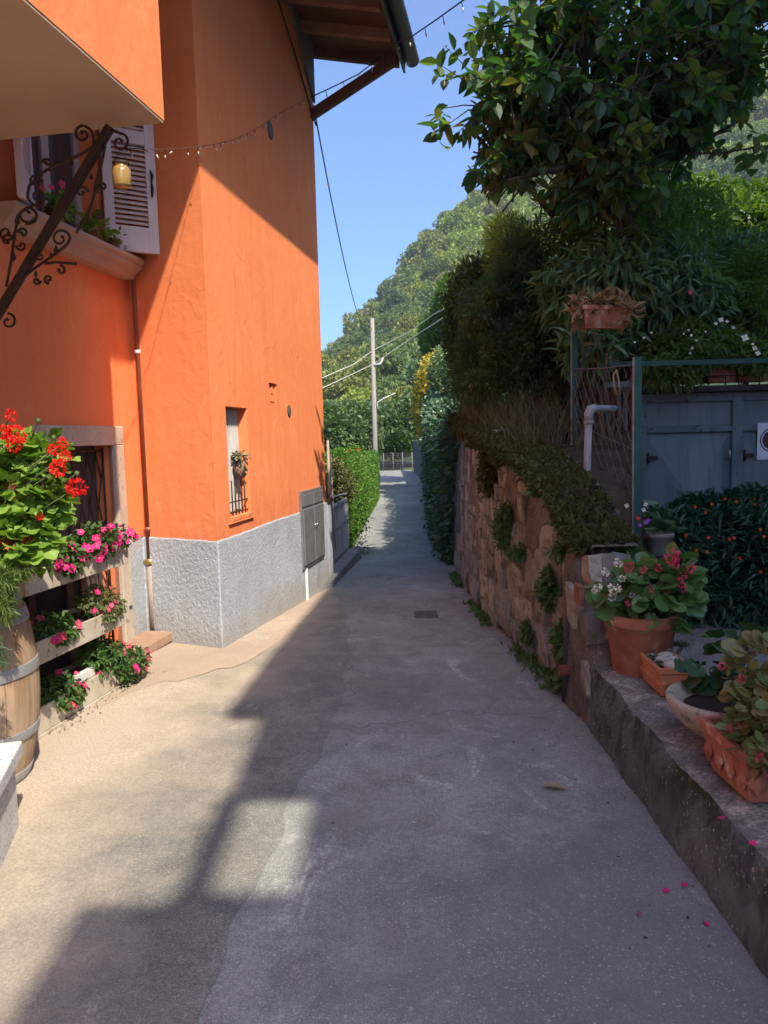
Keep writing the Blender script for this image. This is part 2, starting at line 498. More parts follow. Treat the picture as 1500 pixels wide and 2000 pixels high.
m_apron = mat_paving('pink_apron', (.43, .325, .235), (.52, .41, .305), (.36, .28, .21), (.66, .57, .45), (.47, .35, .25), .45)
m_gravel = mat_paving('terrace_paving', (.24, .225, .21), (.34, .32, .30), (.14, .13, .125), (.5, .48, .45), (.2, .19, .16), 1.0)
m_dirt = M('garden_soil', (.035, .026, .018), (.075, .055, .035), 9, .95, .6, 50, spots=(.12, .09, .05), spot_scale=70)
m_fargrass = M('field_grass', (.05, .075, .022), (.10, .13, .04), 2, .95, .5, 30, coord='World')

def sheet(name, left, right, y0, y1, n, dz, mat, nx=6, kind='structure', wav=.0):
    def fn(U, V):
        y = y0+(y1-y0)*U
        l = np.array([left(a) for a in y]); r = np.array([right(a) for a in y])
        x = l+(r-l)*V
        z = np.array([gz(a) for a in y])+dz+.006*nz(np.stack([x, y, 0*x], 1), .9, 3)
        return np.stack([x, y, z], 1)
    return grid(name, fn, n, nx, [mat], kind=kind)
LR = lambda y: float(np.interp(y, [-8, 4.34, 5.6, 8, 9.5, 12.5, 19.4, 26.8, 40, 50], [1.3, 1.18, 1.06, 1.0, 1.0, 1.08, 1.38, 1.62, 1.75, 1.6]))
LL = lambda y: float(np.interp(y, [-8, 2, 2.6, 3.6, 4.6, 6.5, 9.4, 12.2, 24, 41, 50], [-.62, -.62, -.5, -.42, -.28, -.36, -.72, -.62, -.14, -.14, -1.6]))
g_ = grid('ground', lambda U, V: np.stack([-160+320*U, -25+640*V**1.6, np.array([min(gz(a), gz(a+6), gz(a-6)) for a in (-25+640*V**1.6)])-.06-.25*(np.abs(-160+320*U) > 6)], 1), 80, 120, [m_fargrass], kind='structure')
# yard to the left, under the pad: pad edge wavers against the lane
padr = lambda y: float(np.interp(y, [-8, 1.6, 2.1, 2.6, 3.3, 4.3, 5.5, 7.0, 8.2, 9.4], [-.62, -.62, -.56, -.5, -.44, -.30, -.28, -.36, -.52, -.68]))+.02*math.sin(y*7)+.012*math.sin(y*17+1)
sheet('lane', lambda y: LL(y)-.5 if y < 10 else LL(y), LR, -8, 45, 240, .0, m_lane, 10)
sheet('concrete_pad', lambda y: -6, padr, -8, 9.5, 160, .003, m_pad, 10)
apr = [(-6, 4.4), (-2.0, 4.35), (-1.78, 4.6), (-1.55, 5.0), (-1.33, 5.12), (-1.02, 5.45), (-.86, 6.2), (-.80, 7.0), (-.66, 8.6)]
ax = [a for a, b in apr]; ay = [b for a, b in apr]
def apron(U, V):
    x = -4.5+(3.86)*U
    lo = np.interp(x, ax, ay)+.03*np.sin(x*19)+.02*np.sin(x*41)
    y = lo+(9.0-lo)*V
    return np.stack([x, y, np.array([gz(a) for a in y])+.0055+.006*nz(np.stack([x, y, 0*x], 1), .9, 3)], 1)
grid('pavement_apron', apron, 90, 50, [m_apron], kind='structure')

# ------------------------------------------------------------------ common materials
def mat_plaster(name, c1, c2, streak, bump=.35):
    t = NT(name); v = t.coord('World')
    c = t.ramp(t.noise(.9, 7, .65, v, .5), [(.28, c1), (.72, c2)])
    st = t.noise(2.4, 6, .68, t.mapv(v, (2.6, 2.6, .28)), .7)
    c = t.mix(t.ramp(st, [(.48, 0.0), (.74, .6)]), c, streak)
    sc = t.noise(3.0, 8, .72, t.mapv(v, (1, 1, .6)), 1.6)
    c = t.mix(t.ramp(sc, [(.56, 0.0), (.68, .42)]), c, (min(.92, c2[0]*1.04), c2[1]*1.32, c2[2]*1.75))
    dk = t.noise(6, 6, .7, t.mapv(v, (1, 1, .5), (4, 2, 1)), .8)
    c = t.mix(t.ramp(dk, [(.60, 0.0), (.74, .30)]), c, (streak[0]*.68, streak[1]*.62, streak[2]*.8))
    sp = t.n('ShaderNodeSeparateXYZ'); t.l(v, sp.inputs[0])
    gm = t.ramp(t.math('ADD', t.math('MULTIPLY', sp.outputs[2], .5), t.math('MULTIPLY', t.noise(5, 6, .7, t.mapv(v, (1.5, 1.5, .5))), .5)), [(.60, .5), (.80, 0.0)])
    c = t.mix(gm, c, (streak[0]*.78, streak[1]*.8, streak[2]*1.1))
    # fine hairline cracks
    cv = t.n('ShaderNodeVectorMath', operation='ADD'); t.l(v, cv.inputs[0]); nn = t.n('ShaderNodeTexNoise'); nn.inputs['Scale'].default_value = 1.6; nn.inputs['Detail'].default_value = 5; t.l(v, nn.inputs['Vector']); t.l(nn.outputs[1], cv.inputs[1])
    vd = t.vor(.5, t.mapv(cv.outputs[0], (1, 1, .5)), 'DISTANCE_TO_EDGE')
    ck = t.math('MULTIPLY', t.ramp(vd[0], [(0, 1.0), (.004, 0.0)]), t.ramp(t.noise(1.3, 3, .5, v), [(.5, 0.0), (.6, .5)]))
    c = t.mix(ck, c, (streak[0]*.5, streak[1]*.5, streak[2]*.6))
    n = t.bump(t.noise(5, 6, .6, v, .8), .22, .03)
    n = t.bump(t.noise(14, 4, .6, v), .15, .02, n)
    n = t.bump(t.noise(240, 4, .7, v), bump, .002, n)
    return t.bsdf(c, .9, 0, .15, n)
m_orange = mat_plaster('orange_render', (.80, .235, .085), (.85, .27, .105), (.74, .195, .07))
m_cream = M('cream_paint', (.48, .38, .27), (.54, .44, .32), 2, .9, .2, 90, coord='World')
m_stucco = None
def _st():
    t = NT('roughcast_grey'); v = t.coord('World')
    a = t.noise(46, 3, .6, t.mapv(v, (1, 1, .8)), .5); b = t.noise(120, 3, .6, v)
    c = t.ramp(t.noise(1.7, 5, .6, v), [(.3, (.36, .385, .42)), (.7, (.47, .495, .53))])
    c = t.mix(t.ramp(a, [(.36, .55), (.5, 0.0)]), c, (.31, .325, .345))
    sp = t.n('ShaderNodeSeparateXYZ'); t.l(v, sp.inputs[0])
    gm = t.ramp(t.math('ADD', sp.outputs[2], t.math('MULTIPLY', t.noise(4, 6, .7, t.mapv(v, (1.4, 1.4, .6))), .55)), [(.22, .65), (.48, 0.0)])
    c = t.mix(gm, c, (.30, .275, .235))
    c = t.mix(t.ramp(t.noise(2.6, 5, .65, t.mapv(v, (2, 2, .4))), [(.5, 0.0), (.68, .35)]), c, (.33, .34, .35))
    h = t.math('ADD', a, t.math('MULTIPLY', b, .35))
    return t.bsdf(c, .92, 0, .15, t.bump(h, .8, .012))
m_stucco = _st()
m_jamb = M('pale_stone_frame', (.44, .36, .28), (.52, .44, .35), 5, .85, .25, 80, spots=(.36, .28, .2), spot_scale=30)
m_sill = M('sill_stone', (.40, .28, .22), (.47, .34, .27), 5, .8, .2, 80)
m_dark = M('dark_interior', (.018, .014, .012), None, rough=.9)
m_glass = M('window_glass', (.05, .045, .05), None, rough=.08, spec=.6)
m_curtain = M('curtain_cloth', (.36, .33, .31), (.5, .47, .43), 9, .9, .2, 90, stretch=(3, 3, .3))
m_iron = M('rusty_black_iron', (.028, .02, .017), (.07, .036, .022), 22, .65, .4, 120, .3, .4)
m_shutter = M('grey_lilac_paint', (.56, .52, .56), (.64, .60, .63), 8, .55, .15, 90, stretch=(1, 1, .2))
m_slat = M('slat_paint', (.56, .47, .47), (.62, .52, .52), 9, .55, .1, 90)
m_wframe = M('window_wood', (.38, .33, .34), (.45, .40, .40), 8, .6, .1, 60)
m_brownwood = M('brown_wood', (.10, .038, .024), (.17, .065, .04), 7, .7, .3, 60, stretch=(1, 6, 1))
m_pinkwood = M('pale_rafter', (.26, .12, .085), (.34, .17, .12), 7, .75, .3, 60)
m_pipe = M('brown_downpipe', (.22, .075, .045), (.30, .115, .07), 5, .5, .1, 40, .2, .4)
m_pipegrey = M('dusty_pipe', (.28, .21, .17), (.38, .30, .25), 8, .7, .1, 40)
m_gutter = M('dark_gutter', (.05, .055, .062), (.085, .09, .1), 6, .4, .1, 40, .6, .5)
m_rooftile = M('roof_tiles', (.22, .09, .055), (.33, .16, .1), 12, .85, .4, 40)
m_greymetal = M('grey_painted_metal', (.15, .145, .15), (.19, .185, .185), 7, .5, .1, 60, .1, .4, spots=(.11, .1, .1), spot_scale=40)
m_brass = M('brass_fitting', (.45, .28, .08), (.5, .36, .12), 20, .4, 0, 40, .8, .5)
m_white = M('white_paint', (.75, .75, .73), None, rough=.6)
m_wires = M('black_cable', (.012, .012, .013), None, rough=.6)
m_bulb = M('clear_bulb_tip', (.7, .62, .6), None, rough=.25, spec=.8)
m_terra = M('terracotta', (.31, .105, .058), (.44, .185, .11), 9, .88, .25, 50, spots=(.52, .33, .24), spot_scale=9)
m_terra2 = M('orange_terracotta', (.42, .16, .07), (.52, .22, .11), 7, .85, .2, 60)
m_soil = M('potting_soil', (.016, .012, .01), (.04, .03, .022), 40, .95, .8, 90)
m_conc = None

# ------------------------------------------------------------------ the orange house
house = thing('orange_house', P1, 'orange rendered house with grey roughcast base and louvred shutter, left of the lane', 'house', rz=HROT)
T0, T1 = -.012, .012
def wallpanel(mb, A, Bv, z0, z1, holes, L, depth, nrm, mi=0):
    """wall in the plane A + s*Bv (unit), with openings (s0,s1,z0,z1) and reveals going back by depth"""
    A = np.array(A, float); Bv = np.array(Bv, float); nrm = np.array(nrm, float)
    xs = sorted({0, L} | {h[0] for h in holes} | {h[1] for h in holes})
    zs = sorted({z0, z1} | {h[2] for h in holes} | {h[3] for h in holes})
    def p(s, z, d=0): q = A+Bv*s-nrm*d; return (q[0], q[1], z)
    for i in range(len(xs)-1):
        for j in range(len(zs)-1):
            cx, cz = (xs[i]+xs[i+1])/2, (zs[j]+zs[j+1])/2
            if any(h[0] < cx < h[1] and h[2] < cz < h[3] for h in holes): continue
            mb.add([p(xs[i], zs[j]), p(xs[i+1], zs[j]), p(xs[i+1], zs[j+1]), p(xs[i], zs[j+1])], [(0, 1, 2, 3)], mi)
    for (a, b, c, d) in holes:
        for q in ([(a, c), (a, d)], [(b, d), (b, c)], [(a, d), (b, d)], [(b, c), (a, c)]):
            mb.add([p(*q[0]), p(*q[1]), p(*q[1], depth), p(*q[0], depth)], [(0, 1, 2, 3)], mi)
ZT = 6.6; ZB = .84
uL = 3.46
cdir = (BB*.26-NN*.76); cl = np.linalg.norm(cdir); cdir = cdir/cl; cn = np.array([-cdir[1], cdir[0], 0]); cn = -cn if cn[1] > 0 else cn
A0 = HP(-.76, -7, 0)
win_up = (7-1.02, 7-.15, 3.05, 4.4)
door_h = (7-.95, 7-.155, .0, 1.6)
mb = MB()
wallpanel(mb, P1, BB, -.6, ZT, [(.30, .80, .98, 1.89), (1.44, 1.63, 1.955, 2.15)], uL, .13, NN)
wallpanel(mb, P1+cdir*cl, -cdir, -.6, ZT, [], cl, .2, cn)
wallpanel(mb, A0, BB, -.6, ZT, [win_up, door_h], 7.26, .18, NN)
for a, b in ((HP(0, uL, 0), HP(-7, uL, 0)), (HP(-7, uL, 0), HP(-7, -7, 0)), (HP(-7, -7, 0), HP(-.76, -7, 0))):
    mb.add([(a[0], a[1], -.6), (b[0], b[1], -.6), (b[0], b[1], ZT), (a[0], a[1], ZT)], [(0, 1, 2, 3)])
mb.build('wall', m_orange, house)
# roughcast base, proud of the wall, with an uneven top edge
def plinth(U, V):
    segs = [HP(-.745, -.02, 0), P1+cdir*cl+cn*.010+NN*.008, P1+cn*.006+NN*.009, HP(.009, uL+.01, 0), HP(-.5, uL+.012, 0)]
    ln = [0]
    for a, b in zip(segs, segs[1:]): ln.append(ln[-1]+np.linalg.norm((b-a)[:2]))
    s = U*ln[-1]
    x = np.interp(s, ln, [q[0] for q in segs]); y = np.interp(s, ln, [q[1] for q in segs])
    top = ZB+.004*np.sin(s*3.1)+.002*np.sin(s*23)
    nx = np.interp(s, [ln[0], ln[1]*.9, ln[1]*1.1, ln[2]-.03, ln[2]+.03, ln[4]], [NN[0], cn[0], cn[0], cn[0], NN[0], NN[0]])
    ny = np.interp(s, [ln[0], ln[1]*.9, ln[1]*1.1, ln[2]-.03, ln[2]+.03, ln[4]], [NN[1], cn[1], cn[1], cn[1], NN[1], NN[1]])
    z = -.5+(top+.5)*V
    P = np.stack([x, y, z], 1)
    h = .5*nz(P, 22, 1)+.5*nz(P, 41, 2)
    h = (np.abs(h)**.8)*.006*(V < .985)
    h = np.where(V > .999, -.02, h)
    return P+np.stack([nx*h, ny*h, 0*h], 1)
grid('plinth', plinth, 520, 130, [m_stucco], house)
# upper window with sill
wf = MB()
def WA(u0, u1, z0, z1, v0, v1, mb_, mi=0): mb_.box((v0, u0, z0), (v1, u1, z1), mi, HP)
wu0, wu1, wz0, wz1 = -1.02, -.15, 3.05, 4.4
vi = -.76-.12
for a in ((wu0, wu0+.07, wz0, wz1), (wu1-.07, wu1, wz0, wz1), (wu0+.07, wu1-.07, wz1-.07, wz1), (wu0+.07, wu1-.07, wz0, wz0+.07), ((wu0+wu1)/2-.045, (wu0+wu1)/2+.045, wz0+.07, wz1-.07)):
    WA(*a, vi-.05, vi, wf)
upw = wf.build('window', m_wframe, house, bevel=.004)
g1 = MB(); WA(wu0+.07, wu1-.07, wz0+.07, wz1-.07, vi-.035, vi-.025, g1); g1.build('pane', m_glass, upw)
g2 = MB()
for k in range(2):
    u_a = wu0+.1+k*.47
    pts = []
    for j in range(25):
        uu = u_a+.36*j/24; pts.append((HP(vi-.075+.012*math.sin(j*1.5), uu, 0)))
    for j in range(24):
        a, b = pts[j], pts[j+1]
        g2.add([(a[0], a[1], wz0+.1), (b[0], b[1], wz0+.1), (b[0], b[1], wz1-.1), (a[0], a[1], wz1-.1)], [(0, 1, 2, 3)])
g2.build('curtain', M('red_brown_curtain', (.16, .06, .055), (.2, .08, .075), 4, .9), upw)
b_ = MB(); WA(wu0-.3, wu1+.3, wz0-.3, wz1+.3, -.76-.6, -.76-.58, b_); b_.build('room_back', m_dark, house)
# moulded sill
sl = MB()
prof = [(.0, 3.045), (.20, 3.045), (.20, 3.015), (.175, 3.0), (.175, 2.975), (.13, 2.945), (.10, 2.90), (.0, 2.90)]
us = (-1.42, .16)
V = [HP(-.758+v, us[0], z) for v, z in prof]+[HP(-.758+v, us[1], z) for v, z in prof]
n_ = len(prof)
sl.add(V, [tuple(range(n_)), tuple(range(n_, 2*n_))[::-1]]+[(i, n_+i, n_+(i+1) % n_, (i+1) % n_) for i in range(n_)])
sl.build('window_sill', m_sill, house, bevel=.004)
# louvred shutter folded back towards the corner
hx = HP(-.72, -.13, 0); fre = ONV(303, 500, -.43)
HI = np.array([hx[0], hx[1], 0]); sdir = BB*math.cos(rad(48))+NN*math.sin(rad(48)); sn = np.array([sdir[1], -sdir[0], 0])
if sn @ NN < 0: sn = -sn
SW = .40; SZ0, SZ1 = 3.07, 4.38
def SH(s, d, z): return HI+sdir*s+sn*d+np.array([0, 0, z])
sh = MB()
for a in ((0, .075, SZ0, SZ1), (SW-.075, SW, SZ0, SZ1), (.075, SW-.075, SZ0, SZ0+.19), (.075, SW-.075, SZ1-.1, SZ1), (.075, SW-.075, SZ0+.80, SZ0+.9)):
    sh.box((a[0], -.02, a[2]), (a[1], .02, a[3]), 0, SH)
shut = sh.build('shutter', m_shutter, house, bevel=.003)
z = SZ0+.205
k = 0
while z < SZ1-.12:
    if not (SZ0+.77 < z < SZ0+.9):
        s_ = MB()
        s_.add([SH(.076, .014, z), SH(SW-.076, .014, z), SH(SW-.076, -.016, z+.028), SH(.076, -.016, z+.028),
                SH(.076, .018, z+.007), SH(SW-.076, .018, z+.007), SH(SW-.076, -.012, z+.034), SH(.076, -.012, z+.034)],
               [(0, 3, 2, 1), (4, 5, 6, 7), (0, 1, 5, 4), (1, 2, 6, 5), (2, 3, 7, 6), (3, 0, 4, 7)])
        s_.build('slat', m_slat, shut)
    z += .037
lt = MB(); lt.tube([SH(SW-.04, .03, SZ0+.42), SH(SW-.04, .045, SZ0+.47), SH(SW-.04, .03, SZ0+.53), SH(SW-.035, .045, SZ0+.58), SH(SW-.045, .028, SZ0+.62)], [.006, .013, .008, .013, .005], 6)
lt.build('latch', m_iron, shut)
# second shutter leaf, folded open on the far side of the opening
sh2 = MB()
H2 = HP(-.70, -1.05, 0); d2 = -BB*math.cos(rad(25))+NN*math.sin(rad(25)); n2 = np.array([d2[1], -d2[0], 0])
S2 = lambda s, d, z: H2+d2*s+n2*d+np.array([0, 0, z])
for a in ((0, .07, SZ0, SZ1), (SW-.07, SW, SZ0, SZ1), (.07, SW-.07, SZ0, SZ0+.19), (.07, SW-.07, SZ1-.1, SZ1)): sh2.box((a[0], -.02, a[2]), (a[1], .02, a[3]), 0, S2)
sh2o = sh2.build('shutter', m_shutter, house, bevel=.003)
for i in range(26):
    s_ = MB(); zz = SZ0+.2+i*.038
    s_.box((.071, -.012, zz), (SW-.071, .014, zz+.012), 0, lambda s, d, z_: S2(s, d, z_+ (0.02 if d < 0 else 0)))
    s_.build('slat', m_slat, sh2o)
# cellar door: pale frame, lattice grille
fr = MB()
WA(-1.12, -.02, 1.6, 1.745, -.80, -.728, fr)
WA(-.155, -.02, .02, 1.6, -.80, -.728, fr)
WA(-1.12, -.955, .02, 1.6, -.80, -.728, fr)
door = fr.build('door_frame', m_jamb, house, bevel=.008)
dl = MB(); WA(-.95, -.157, .0, 1.6, -.93, -.90, dl)
for uu in (-.9, -.7, -.5, -.3): WA(uu, uu+.012, .05, 1.55, -.9, -.892, dl)
dl.build('door_leaf', M('dark_door_cloth', (.075, .06, .055), (.115, .09, .085), 5, .85, .3, 60, stretch=(3, 3, .3)), house)
gr = MB()
for i in range(-6, 12):
    for sg in (1, -1):
        u0 = -.95+i*.115
        pts = []
        for q in range(15):
            zz = .06+1.5*q/14; uu = u0+sg*(zz-.8)*.30
            if -.945 < uu < -.165: pts.append(HP(-.835+.006*sg, uu, zz))
        if len(pts) > 2: gr.tube([pts[0], pts[-1]], .0065, 4)
for zz in (.06, .8, 1.56): gr.tube([HP(-.835, -.95, zz), HP(-.835, -.16, zz)], .009, 5)
for uu in (-.945, -.165): gr.tube([HP(-.835, uu, .02), HP(-.835, uu, 1.58)], .009, 5)
gr.build('lattice_grille', m_iron, house)
stp = MB()
a = G(330, 1218, .05); 
stp.box((-.76, -.66, -.02), (-.50, .20, .055), 0, HP)
stp.build('doorstep', M('step_board', (.30, .18, .12), (.40, .26, .18), 9, .85, .3, 50, stretch=(1, 6, 1)), house, bevel=.006)
nt = MB(); nt.box((-.727, -.085, .30), (-.722, -.045, .325), 0, HP); nt.build('door_plate', M('blue_grey_plate', (.05, .055, .1)), house)
# downpipe
dp = MB()
pxy = HP(-.70, .25, 0)
pp = lambda z, dx=0: (pxy[0]+dx, pxy[1], z)
dp.tube([pp(6.2), pp(.62)], .027, 12)
dp.tube([pp(.60), pp(.02)], .032, 12, 1)
dp.tube([pp(.92), pp(.88)], .034, 12)
dpo = dp.build('downpipe', [m_pipe, m_pipegrey], house)
cl_ = MB(); cl_.tube([pp(.655), pp(.60)], .038, 12); cl_.box((-.76, .235, .61), (-.7, .265, .64), 0, HP); cl_.build('clamp', m_brass, dpo)
cl_ = MB(); cl_.tube([pp(2.36), pp(2.33)], .033, 12); cl_.build('clamp', m_white, dpo)
# small window in the lane wall: curtain, bars and sill
sw0, sw1, sz0, sz1 = .30, .80, .98, 1.89
f = MB()
for a in ((sw0, sw0+.04, sz0, sz1), (sw1-.04, sw1, sz0, sz1), (sw0+.04, sw1-.04, sz1-.04, sz1), (sw0+.04, sw1-.04, sz0, sz0+.04), (.535, .565, sz0+.04, sz1-.04)): WA(*a, -.128, -.10, f)
smw = f.build('window', M('white_window_frame', (.5, .48, .46), None, rough=.5), house, bevel=.003)
f = MB(); WA(sw0+.02, sw1-.02, sz0+.02, sz1-.02, -.118, -.112, f); f.build('pane', m_glass, smw)
f = MB(); N = 60
pts = [HP(-.088+.011*math.sin(j*1.05), sw0+.01+(sw1-sw0-.02)*j/N, 0) for j in range(N+1)]
for j in range(N):
    a, b = pts[j], pts[j+1]
    f.add([(a[0], a[1], sz0+.02+.02*math.sin(j*.3)), (b[0], b[1], sz0+.02+.02*math.sin(j*.3+.3)), (b[0], b[1], sz1-.02), (a[0], a[1], sz1-.02)], [(0, 1, 2, 3)], 0, True)
f.build('curtain', m_curtain, smw)
f = MB()
for i in range(6):
    uu = sw0+.06+i*.075
    f.tube([HP(-.03, uu, sz0+.0), HP(-.03, uu, sz0+.30)], .006, 6)
for zz in (.03, .12): f.tube([HP(-.03, sw0, sz0+zz), HP(-.03, sw1, sz0+zz)], .006, 6)
f.build('window_guard', m_iron, house)
f = MB(); WA(sw0+.002, sw1-.002, sz0-.035, sz0+.006, -.125, .018, f); WA(sw0-.05, sw1+.03, sz0-.05, sz0-.035, -.005, .02, f)
f.build('window_sill', m_orange, house, bevel=.006)
# little inset plate, grey vent caps
f = MB(); WA(1.44, 1.63, 1.955, 2.15, -.03, -.012, f); WA(1.52, 1.545, 2.06, 2.12, -.012, .0, f); WA(1.455, 1.615, 1.975, 1.99, -.012, -.005, f)
f.build('inset_hatch', m_orange, house, bevel=.003)
f = MB(); WA(1.42, 1.65, 2.15, 2.17, -.01, .012, f); f.build('hatch_lintel', m_orange, house)
def wallcap(u, z, r, name='vent_cap'):
    f = MB()
    for rr, dv, mi in ((r, .004, 0), (r*.78, .010, 1)):
        n = 24; c = HP(dv, u, z)
        V = [c]+[c+BB*rr*math.cos(2*math.pi*i/n)+np.array([0, 0, rr*math.sin(2*math.pi*i/n)]) for i in range(n)]
        Vb = [p-NN*dv for p in V[1:]]
        f.add(V+Vb, [(0, 1+i, 1+(i+1) % n) for i in range(n)]+[(1+i, 1+n+i, 1+n+(i+1) % n, 1+(i+1) % n) for i in range(n)], mi)
    f.build(name, [M('cap_rim', (.07, .055, .05), rough=.6), M('cap_grille', (.13, .11, .10), rough=.7)], house)
wallcap(2.05, 1.90, .062); wallcap(1.78, 4.575, .085)
# meter cupboard with two doors
mc = MB(); u0, u1, q0, q1 = 2.285, 3.2, .20, 1.05
WA(u0, u1, q0, q1, -.02, .03, mc)
mco = mc.build('meter_cupboard', m_greymetal, house, bevel=.004)
um = (u0+u1)/2
for a, b in ((u0+.035, um-.012), (um+.012, u1-.035)):
    d_ = MB(); WA(a, b, q0+.04, q1-.20, .03, .044, d_); dd = d_.build('cupboard_door', m_greymetal, mco, bevel=.003)
    d_ = MB(); WA(a, b, q1-.17, q1-.04, .03, .040, d_); d_.build('cupboard_top_panel', m_greymetal, mco, bevel=.003)
m_steel = M('steel', (.5, .5, .5), metal=1, rough=.3)
for s_ in (-.04, .04):
    d_ = MB(); d_.tube([HP(.045, um+s_, .62), HP(.06, um+s_, .62), HP(.06, um+s_, .66)], .006, 6); d_.build('cupboard_latch', m_steel, mco)
cd = MB(); WA(u0+.11, u0+.135, -.35, q0, .012, .035, cd); cd.build('cable_duct', m_white, house)
# roof: planked soffit, rafters, gutter, brace
rf = MB()
zw, ze, we = 6.08, 5.86, 1.05
slope = (zw-ze)/we
def RP(v, u, dz=0): return HP(v, u, zw-slope*v+dz)
U0r, U1r = -6.5, 3.62
rf.add([RP(-5, U0r, .09), RP(we+.07, U0r, .09), RP(we+.07, U1r, .09), RP(-5, U1r, .09), RP(-5, U0r, .12), RP(we+.07, U0r, .12), RP(we+.07, U1r, .12), RP(-5, U1r, .12)],
       [(0, 3, 2, 1), (4, 5, 6, 7), (0, 1, 5, 4), (1, 2, 6, 5), (2, 3, 7, 6), (3, 0, 4, 7)])
roof = rf.build('roof', m_brownwood, house)
for i in range(36):
    c = MB(); n = 6; u = U0r+.14+i*.285
    if u > U1r: break
    for s_ in range(1):
        V = []; F = []
        for v in (we+.07, -4.9):
            for q in range(n+1):
                a = math.pi*q/n
                V.append(RP(v, u+.11*math.cos(a), .125+.055*math.sin(a)))
        F = [(q, q+1, n+2+q, n+1+q) for q in range(n)]+[tuple(range(n+1))]
        c.add(V, F, 0, True)
    c.build('roof_tile_row', m_rooftile, roof)
for i in range(17):
    u = U1r-.05-.6*i
    if u < U0r: break
    c = MB(); V = []
    for v in (-.3, we-.04):
        for du, dz in ((-.04, -.02), (.04, -.02), (.04, .088), (-.04, .088)): V.append(RP(v, u+du, dz))
    c.add(V, [(0, 1, 5, 4), (1, 2, 6, 5), (2, 3, 7, 6), (3, 0, 4, 7), (4, 5, 6, 7), (0, 3, 2, 1)])
    c.build('rafter', m_pinkwood if i else m_brownwood, roof, bevel=.004)
gt = MB(); n = 10; V = []; F = []
gu = (U0r, U1r+.05)
for u in gu:
    for rr in (.085, .078):
        for q in range(n+1):
            a = math.pi+math.pi*q/n
            V.append(HP(we+.10+rr*math.cos(a), u, 5.955+rr*math.sin(a)))
m1 = n+1
for q in range(n):
    F.append((q, q+1, 2*m1+q+1, 2*m1+q)); F.append((m1+q, 3*m1+q, 3*m1+q+1, m1+q+1))
F.append(tuple(range(2*m1, 3*m1))); F.append(tuple(range(0, m1))[::-1])
F += [(0, 2*m1, 3*m1, m1), (n, m1+n, 3*m1+n, 2*m1+n)]
gt.add(V, F, 0, True); gt.build('gutter', m_gutter, roof)
fa = MB(); fa.add([RP(we+.0, U0r, -.06), RP(we+.025, U0r, -.06), RP(we+.025, U1r, -.06), RP(we, U1r, -.06), RP(we, U0r, .085), RP(we+.025, U0r, .085), RP(we+.025, U1r, .085), RP(we, U1r, .085)],
       [(0, 3, 2, 1), (4, 5, 6, 7), (0, 1, 5, 4), (1, 2, 6, 5), (2, 3, 7, 6), (3, 0, 4, 7)])
fa.build('fascia_board', m_gutter, roof)
fr_ = MB(); fr_.box((.002, 2.75, 5.0), (.03, uL+.002, 6.1), 0, HP)
tri = MB(); tri.add([HP(.006, uL+.001, 5.5), HP(.006, uL+.001, 6.3), HP(.006, 2.3, 6.3), HP(.03, uL+.001, 5.5), HP(.03, uL+.001, 6.3), HP(.03, 2.3, 6.3)], [(0, 1, 2), (5, 4, 3), (0, 3, 4, 1), (1, 4, 5, 2), (2, 5, 3, 0)])
tri.build('grey_fascia_panel', M('grey_fascia', (.15, .13, .125), (.19, .165, .16), 4, .8), house)
br = MB()
q0_ = HP(-.02, uL-.08, 5.33); q1_ = RP(we-.06, uL-.08, -.03)
d_ = (q1_-q0_)/np.linalg.norm(q1_-q0_); up_ = np.array([0, 0, 1.]); sd_ = BB*.045
w2 = np.cross(d_, BB)*.05
V = [q0_-sd_-w2, q0_+sd_-w2, q0_+sd_+w2, q0_-sd_+w2, q1_-sd_-w2, q1_+sd_-w2, q1_+sd_+w2, q1_-sd_+w2]
br.add(V, [(0, 1, 5, 4), (1, 2, 6, 5), (2, 3, 7, 6), (3, 0, 4, 7), (4, 5, 6, 7), (0, 3, 2, 1)])
br.build('roof_brace', m_brownwood, roof, bevel=.004)
# balcony
bal = MB(); be = -1.6; bv = .475
bal.box((bv-.14, -6, 3.322), (bv, be, 4.78), 0, HP)
bal.box((-.76, be-.14, 3.3225), (bv-.1405, be, 4.78), 0, HP)
balc = bal.build('balcony', m_orange, house)
sb = MB(); sb.box((-.758, -6, 3.31), (bv-.004, be-.004, 3.3215), 0, HP); sb.build('soffit', m_cream, balc)
# ceiling slab of the balcony
cs = MB(); cs.box((-.758, -6, 3.33), (bv-.142, be-.142, 3.5), 0, HP); cs.build('balcony_slab', m_cream, balc)
